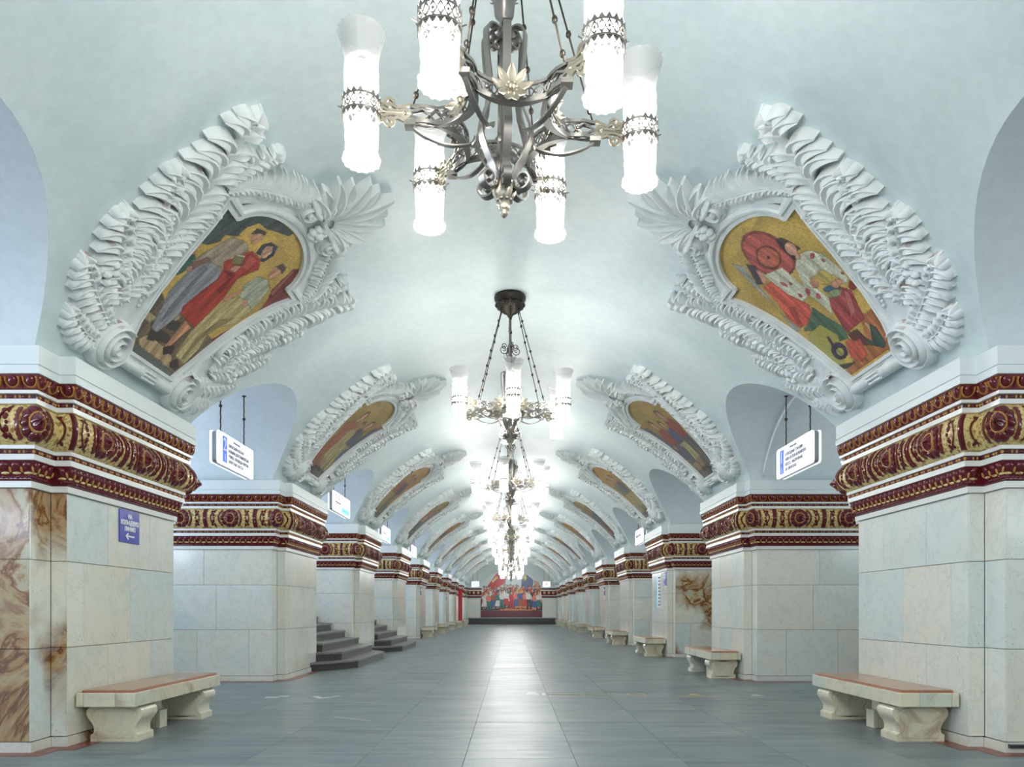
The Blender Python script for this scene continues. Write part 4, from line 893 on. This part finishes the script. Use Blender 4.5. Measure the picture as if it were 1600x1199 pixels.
# ------------------------------------------------------------------ hanging lightboxes
def rbox(y0, y1, z0, z1, x0, x1, r=.05):
    pts = []
    for cy, cz, a0 in ((y1-r, z1-r, 0), (y0+r, z1-r, PI/2), (y0+r, z0+r, PI), (y1-r, z0+r, 1.5*PI)):
        pts += [(cy+r*math.cos(a0+a), cz+r*math.sin(a0+a)) for a in np.linspace(0, PI/2, 6)]
    m = M(); n = len(pts); m.grid([[(x, y, z) for y, z in pts] for x in (x0, x1)], 0, True); m.F += [tuple(range(n))[::-1], tuple(range(n, 2*n))]; m.I += [0, 0]; return m
def facing(side, o): o.rotation_euler = (PI/2, 0, PI/2 if side < 0 else -PI/2); return o
def letters(body, size, mt, parent, side, x, y, z, align='LEFT', bold=0):
    """flat lettering on a face that looks into the hall"""
    return facing(side, ob('lettering', text_mesh(body, size, mt, align, bold), parent, (x, y, z)))
def barrel_z(y): return ZL+HL*math.sqrt(max(0, 1-(y/RL)**2))
def lightbox(side, yc, L, z0, z1, label, q=4.42, T=.13):
    r = thing('hanging_lightbox', label, 'sign', (side*q, yc, z0), 'lit signs hanging in the passages')
    h = z1-z0; f = -side                                         # towards the hall
    ob('metal_body', rbox(-L/2+.012, L/2-.012, .012, h-.012, -T/2+.032, T/2-.032, .045).mesh('body', GREYM, .6), r)
    for s in (-1, 1): ob('lit_panel', rbox(-L/2, L/2, 0, h, s*T/2, s*(T/2-.03), .05).mesh('panel', SIGNW, .6), r)
    for y in (-L*.33, L*.33):
        yy = yc+y; kk = round((yy-YB1)/P); top = min(barrel_z(yy-(YB1+P*kk)), 4.9)-z0; m = M(); n = max(3, int((top-h)/.06))
        for i in range(n):
            za, zb = h+(top-h)*i/n, h+(top-h)*(i+1)/n; m.tube([(.0, y+.006*(-1)**i, za), (.0, y-.006*(-1)**i, zb)], .011, 5)
        m.ball((0, y, h+.02), .03, 6, 4); m.ball((0, y, h+(top-h)*.55), .028, 6, 4); m.lathe([(.005, top-.02), (.035, top-.01), (.035, top+.01)], 8, c=(0, y))
        ob('hanging_chain', m.mesh('chain', METALD, 1.0), r)
    return r, h, f*(T/2+.003)
def person_icon(m, y, z, s):
    m.ball((0, y, z+.30*s), .09*s, 8, 5, 0, (.05, 1, 1)); m.box(-.001, y-.09*s, z-.05*s, .001, y+.09*s, z+.18*s); m.box(-.001, y-.08*s, z-.32*s, .001, y-.015*s, z-.05*s); m.box(-.001, y+.015*s, z-.32*s, .001, y+.08*s, z-.05*s)
for side, num, lines, lab in ((-1, '2', ('Выход в город', 'КИЕВСКИЙ ВОКЗАЛ', 'БОЛЬШАЯ ДОРОГОМИЛОВСКАЯ', 'УЛИЦА, ПЛОЩАДЬ ЕВРОПЫ', 'БИЛЕТНЫЕ КАССЫ'), 'white lightbox with blue number two hanging on chains in the left passage'),
                              (1, '1', ('Выход в город', 'К ПОЕЗДАМ СТАНЦИИ', 'НОВО-ПЕСКОВ МОЖАЙСКОЕ', 'ШОССЕ, НАБЕРЕЖНАЯ', 'ПЛ. КИЕВСКАЯ'), 'white lightbox with blue number one hanging on chains in the right passage')):
    r, h, x = lightbox(side, 12.12, 1.54, 3.47, 3.955, lab)
    d = lambda y: y*(1 if side < 0 else -1)                      # reading direction runs +y on the left, -y on the right
    n0 = d(-.62) if side < 0 else d(.62)*-1
    st = -.60
    m = M(); m.box(-.001, d(st), .05, .001, d(st+.17), h-.05) if side < 0 else m.box(-.001, d(st+.17), .05, .001, d(st), h-.05)
    ob('blue_field', m.mesh('field', SIGNB), r, (x, 0, 0))
    letters(num, .27, WPAINT, r, side, x+.003*-side, d(st+.085), h-.18, 'CENTER', .004)
    m = M(); person_icon(m, 0, 0, .16); ob('exit_icon', m.mesh('icon', WPAINT), r, (x-.003*side, d(st+.085), .11))
    for i, (tx, sz, yy) in enumerate(zip(lines, (.04, .066, .066, .066, .066), (.42, .33, .25, .17, .09))):
        o = letters(tx, sz, SIGNT, r, side, x, d(st+.24 if i else st+.45), yy, 'LEFT', .0008)
        wd = o.dimensions.x
        if wd > .88: o.scale.x = .88/wd
for yc, L, z0, z1, q, lab in ((19.25, 1.9, 3.68, 4.15, 4.33, 'white lightbox with red and cyan symbols hanging in the second left passage'), (26.1, 1.7, 3.62, 4.10, 4.33, 'white lightbox with cyan patch in the left passage beyond the second staircase'),
                              (33.5, 1.6, 3.6, 4.08, 4.33, 'plain white lightbox hanging left beyond the fourth left pylon')):
    r, h, x = lightbox(-1, yc, L, z0, z1, lab, q)
    if yc < 30:
        letters('13  15', .17, SIGNR, r, -1, x, -L*.38, h-.11, 'LEFT', .004); letters('Пересадка на линии', .055, SIGNT, r, -1, x, -L*.38, h-.24, 'LEFT')
        letters('2', .17, SIGNR, r, -1, x, -L*.36, .12, 'LEFT', .004); m = M(); m.box(-.001, -L*.02, .05, .001, L*.42, .17); ob('cyan_field', m.mesh('field', SIGNC), r, (x, 0, 0))
        letters('3  4', .10, WPAINT, r, -1, x+.003, L*.06, .11, 'LEFT', .002)
r, h, x = lightbox(1, 26.3, 1.6, 3.56, 4.06, 'white lightbox hanging right beyond the rust cracked pylon', 4.34)
letters('ВЫХОД В ГОРОД', .11, SIGNT, r, 1, x, .6, .27, 'LEFT')
# square signs in front of the end wall
for xs, mt, tx, lab in ((-3.35, SIGNC, '1 2', 'white square sign with blue symbols left of the crowd mural'), (3.15, SIGNR, '5', 'white square sign with red symbol right of the crowd mural')):
    r = thing('hanging_sign', lab, 'sign', (xs, 70.6, 3.42)); m = M(); m.box(-.34, -.04, 0, .34, .04, .52); ob('lit_panel', m.mesh('panel', SIGNW), r)
    o = ob('lettering', text_mesh(tx, .34, mt, 'CENTER', .01), r, (0, -.043, .26)); o.rotation_euler = (PI/2, 0, 0)
    m = M(); zt = float(np.interp(abs(xs-CX), _x[::-1], _z[::-1])); [m.tube([(q, 0, .52), (q, 0, zt-3.44)], .012, 5) for q in (-.22, .22)]; ob('hanging_rod', m.mesh('rod', METALD), r)

# ------------------------------------------------------------------ signs on the pylons
def plate(nm, lab, side, y0, y1, z0, z1, mt, cat='sign', q=QH, grp=None):
    r = thing(nm, lab, cat, (side*(q-.001), (y0+y1)/2, z0), grp); m = M(); L, h = y1-y0, z1-z0
    x0, x1 = sorted((0, -side*.012)); m.box(x0, -L/2, 0, x1, L/2, h); ob('sign_plate', m.mesh('plate', mt), r); return r, -side*.0145, L, h
r, x, L, h = plate('blue_direction_sign', 'blue enamel sign with white arrow high on nearest left pylon', -1, 8.36, 8.80, 2.045, 2.40, BLUE)
for tx, sz, yy in (('НА', .062, .285), ('КОЛЬЦЕВУЮ', .068, .215), ('ЛИНИЮ', .062, .148)):
    o = letters(tx, sz, WPAINT, r, -1, x, 0, yy, 'CENTER', .003)
    if o.dimensions.x > .40: o.scale.x = .40/o.dimensions.x
m = M(); m.box(-.001, -.07, .063, .001, .10, .079); m.add([(0, -.10, .071), (0, -.045, .112), (0, -.025, .100), (0, -.062, .071), (0, -.025, .042), (0, -.045, .030)], [(0, 1, 2, 3), (0, 3, 4, 5)]); ob('arrow', m.mesh('arrow', WPAINT), r, (x, 0, 0))
r, x, L, h = plate('tall_notice_board', 'tall narrow white notice on right pylon with rust cracks', 1, 22.42, 23.12, 1.36, 2.38, WPAINT, 'notice')
m = M(); m.box(-.001, -.27, .05, .001, -.23, .97); ob('red_line', m.mesh('line', REDP), r, (x, 0, 0)); m = M(); m.box(-.001, .2, .05, .001, .27, .97); ob('blue_line', m.mesh('line', SIGNC), r, (x, 0, 0))
for i in range(9): letters('станция', .07, SIGNT, r, 1, x, .12, .9-.1*i, 'LEFT')
for (s, k, lab) in ((1, 3, 'small blue sign beside the tall notice on right'), (-1, 5, 'small blue sign on fifth left pylon near its front corner'), (1, 5, 'small blue sign on fifth right pylon near its front corner'), (-1, 7, 'tiny blue sign on seventh left pylon')):
    y = YC1+P*(k-1)-YB+.12; r, x, L, h = plate('blue_wall_sign', lab, s, y, y+.38, 2.0, 2.38, BLUE)
    letters('ВЫХОД', .09, WPAINT, r, s, x, 0, .24, 'CENTER', .002); letters('→' if s > 0 else '←', .1, WPAINT, r, s, x, 0, .1, 'CENTER', .002)
r = thing('red_banner', 'tall red upright panel standing at the far left pylons', 'banner', (-4.1, 61.2, .0)); m = M(); m.box(-.16, -.06, .04, .16, .06, 3.0); ob('panel', m.mesh('panel', REDP), r); m = M(); m.box(-.22, -.2, 0, .22, .2, .04); ob('foot_plate', m.mesh('foot', GREYM), r)
t_ = thing('white_cable', 'white cable running down the right passage vault from the sign hook', 'cable', (4.6, 12.3, 3.66)); m = M()
m.tube([(-.04, q, barrel_z(12.3+q-(YB1+P))-.025-3.66) for q in (.02, .2, .4, .6, .75, .92, 1.06, 1.2, 1.35, 1.5, 1.62, 1.74, 1.84, 1.93)], .016, 6); ob('cable_sheath', m.mesh('cable', WPAINT, 4), t_)

t_ = thing('socket_box', 'small dark socket box low on nearest right pylon foot', 'socket', (4.52, 7.04, .05)); m = M(); m.box(-.06, -.03, 0, .10, .006, .03); ob('box', m.mesh('box', BLACKG), t_); m = M(); m.box(-.062, -.033, .03, .102, .006, .038); ob('lid', m.mesh('lid', GREYM), t_)

# ------------------------------------------------------------------ marks stuck on the floor
def mark(nm, lab, cat, loc, polys, mt):
    o = thing(nm, lab, cat, (*loc, .0012)); m = M()
    for p in polys: n = len(p); m.add([(x, y, 0) for x, y in p]+[(x, y, .0012) for x, y in p], [tuple(range(n, 2*n))]+[(i, (i+1) % n, n+(i+1) % n, n+i) for i in range(n)])
    ob('tape', m.mesh('tape', mt), o); return o
def G_(px, py): y = 1573/(py-954); return ((px-799)/1210*y-.06, y)
R4 = lambda a, b, c, d: [(a, b), (c, b), (c, d), (a, d)]
mark('floor_sticker', 'white arrow sticker lying on the pale central floor strip', 'floor marking', G_(832, 1085), [[(-.12, -.15), (.12, -.15), (.06, .25), (-.06, .25)], R4(.14, -.15, .2, .1)], FLOORW)
mark('floor_sticker', 'worn white sticker on floor left, nearer to the left wall', 'floor marking', G_(431, 1090), [R4(-.15, -.1, .05, .05), R4(.02, .05, .16, .18)], FLOORW)
mark('floor_sticker', 'white tick shaped sticker on floor left of centre', 'floor marking', G_(505, 1090), [[(-.2, .1), (-.12, .16), (0, -.05), (.2, .2), (.24, .12), (0, -.22)]], FLOORW)
mark('floor_sticker', 'yellow square tape outline on floor right of centre', 'floor marking', G_(995, 1086), [R4(-.14, -.16, .14, -.12), R4(-.14, .12, .14, .16), R4(-.14, -.12, -.11, .12), R4(.11, -.12, .14, .12)], YPAINT)
mark('floor_sticker', 'yellow and white floor tape in front of right benches', 'floor marking', G_(1085, 1087), [R4(-.3, -.2, .35, -.14), [(-.1, .0), (.12, .0), (.05, .2), (-.02, .2)]], YPAINT)
mark('floor_sticker', 'small white sticker on floor before the second right bench', 'floor marking', G_(1180, 1087), [[(-.1, -.08), (.14, -.08), (.02, .12)]], FLOORW)
mark('scratch_mark', 'thin white scratch on floor in the left half', 'floor marking', G_(545, 1124), [[(-.22, .16), (-.2, .18), (.3, -.14), (.28, -.16)]], FLOORW)
w_ = mark('faded_lettering', 'faint yellow lettering on floor right of the central strip', 'floor marking', G_(905, 1085), [R4(-.38, -.18, .42, -.165)], YPAINT)
o = ob('lettering', text_mesh('ДЕРЖИТЕ ДИСТАНЦИЮ', .085, YPAINT, 'CENTER'), w_, (0, -.08, .001))

# ------------------------------------------------------------------ the crowd mural on the end wall
def mural_polys():
    r = random.Random(5); o = []
    o += [((196, 205, 205), [(-3.2, 3), (3.2, 3), (3.2, 5.4), (-3.2, 5.4)])]
    o += [((186, 60, 64), [(-2.3, 3.6), (-1.9, 3.2), (-.6, 3.9), (-.5, 5.2), (-1.3, 5.0)]), ((226, 180, 130), [(-1.8, 3.9), (-1.3, 4.4), (-1.4, 4.6), (-1.9, 4.1)]), ((100, 108, 140), [(.9, 3.2), (2.0, 3.2), (2.1, 4.2), (1.5, 4.7), (1.0, 4.2)]), ((226, 206, 120), [(1.2, 4.1), (1.5, 4.3), (1.4, 4.8), (1.2, 4.7)]), ((190, 150, 130), [(2.2, 3.3), (2.8, 3.3), (2.6, 4.0), (2.2, 4.2)])]
    o += [((64, 52, 70), [(-3.2, 1.3), (3.2, 1.3), (3.2, 2.2), (-3.2, 2.4)])]
    o += [((196, 122, 84), [(-1.3, 1.2), (-1.0, 1.45), (.2, 1.55), (1.0, 1.8), (2.4, 1.6), (2.4, 1.2)]), ((104, 52, 60), [(-3.2, .5), (3.2, .5), (3.2, 1.25), (-3.2, 1.25)])]
    pal = [(150, 90, 70), (206, 170, 80), (60, 118, 110), (70, 58, 74), (214, 208, 200), (196, 60, 58), (58, 92, 150), (216, 120, 110), (190, 70, 50), (48, 46, 62), (226, 222, 214)]
    for row, n, z, H in ((0, 20, 2.1, 1.55), (1, 16, 1.75, 1.6), (2, 13, 1.35, 1.75)):
        for i in range(n):
            u = -2.85+5.7*(i+.5)/n+r.uniform(-.06, .06); c = r.choice(pal); c2 = r.choice(pal)
            if row == 2 and abs(u-.2) < .25: c = c2 = (200, 46, 60)
            o += figure(u, z+r.uniform(-.08, .12)+.12*(abs(u) < 1), H*r.uniform(.92, 1.04), c, c2, skirt=r.random() < .55, lean=r.uniform(-.06, .06), hair=r.choice([(70, 50, 46), (130, 80, 60), (200, 60, 60), (60, 50, 60)]))
    return [(tuple(min(250, q*1.14) for q in c), p) for c, p in o]
rows, UV = [], []
for z in np.linspace(.62, 5.24, 170):
    w = 3.02 if z < 3.58 else math.sqrt(max(.0001, R_**2-(z-z0_)**2)) if False else (3.02 if z < 3.58 else math.sqrt(max(.0001, 3.54**2-(z-1.71)**2)))
    rows.append([(CX+w*t, YE+.33, z) for t in np.linspace(-1, 1, 220)]); UV += [(w*t, z) for t in np.linspace(-1, 1, 220)]
r = thing('crowd_mural', 'arched mural of a festive crowd with red flags on the end wall', 'mural', (0, 0, 0)); me = paint_mesh('mural', rows, UV, mural_polys(), (196, 196, 196), .08); ob('mural_picture', me, r)
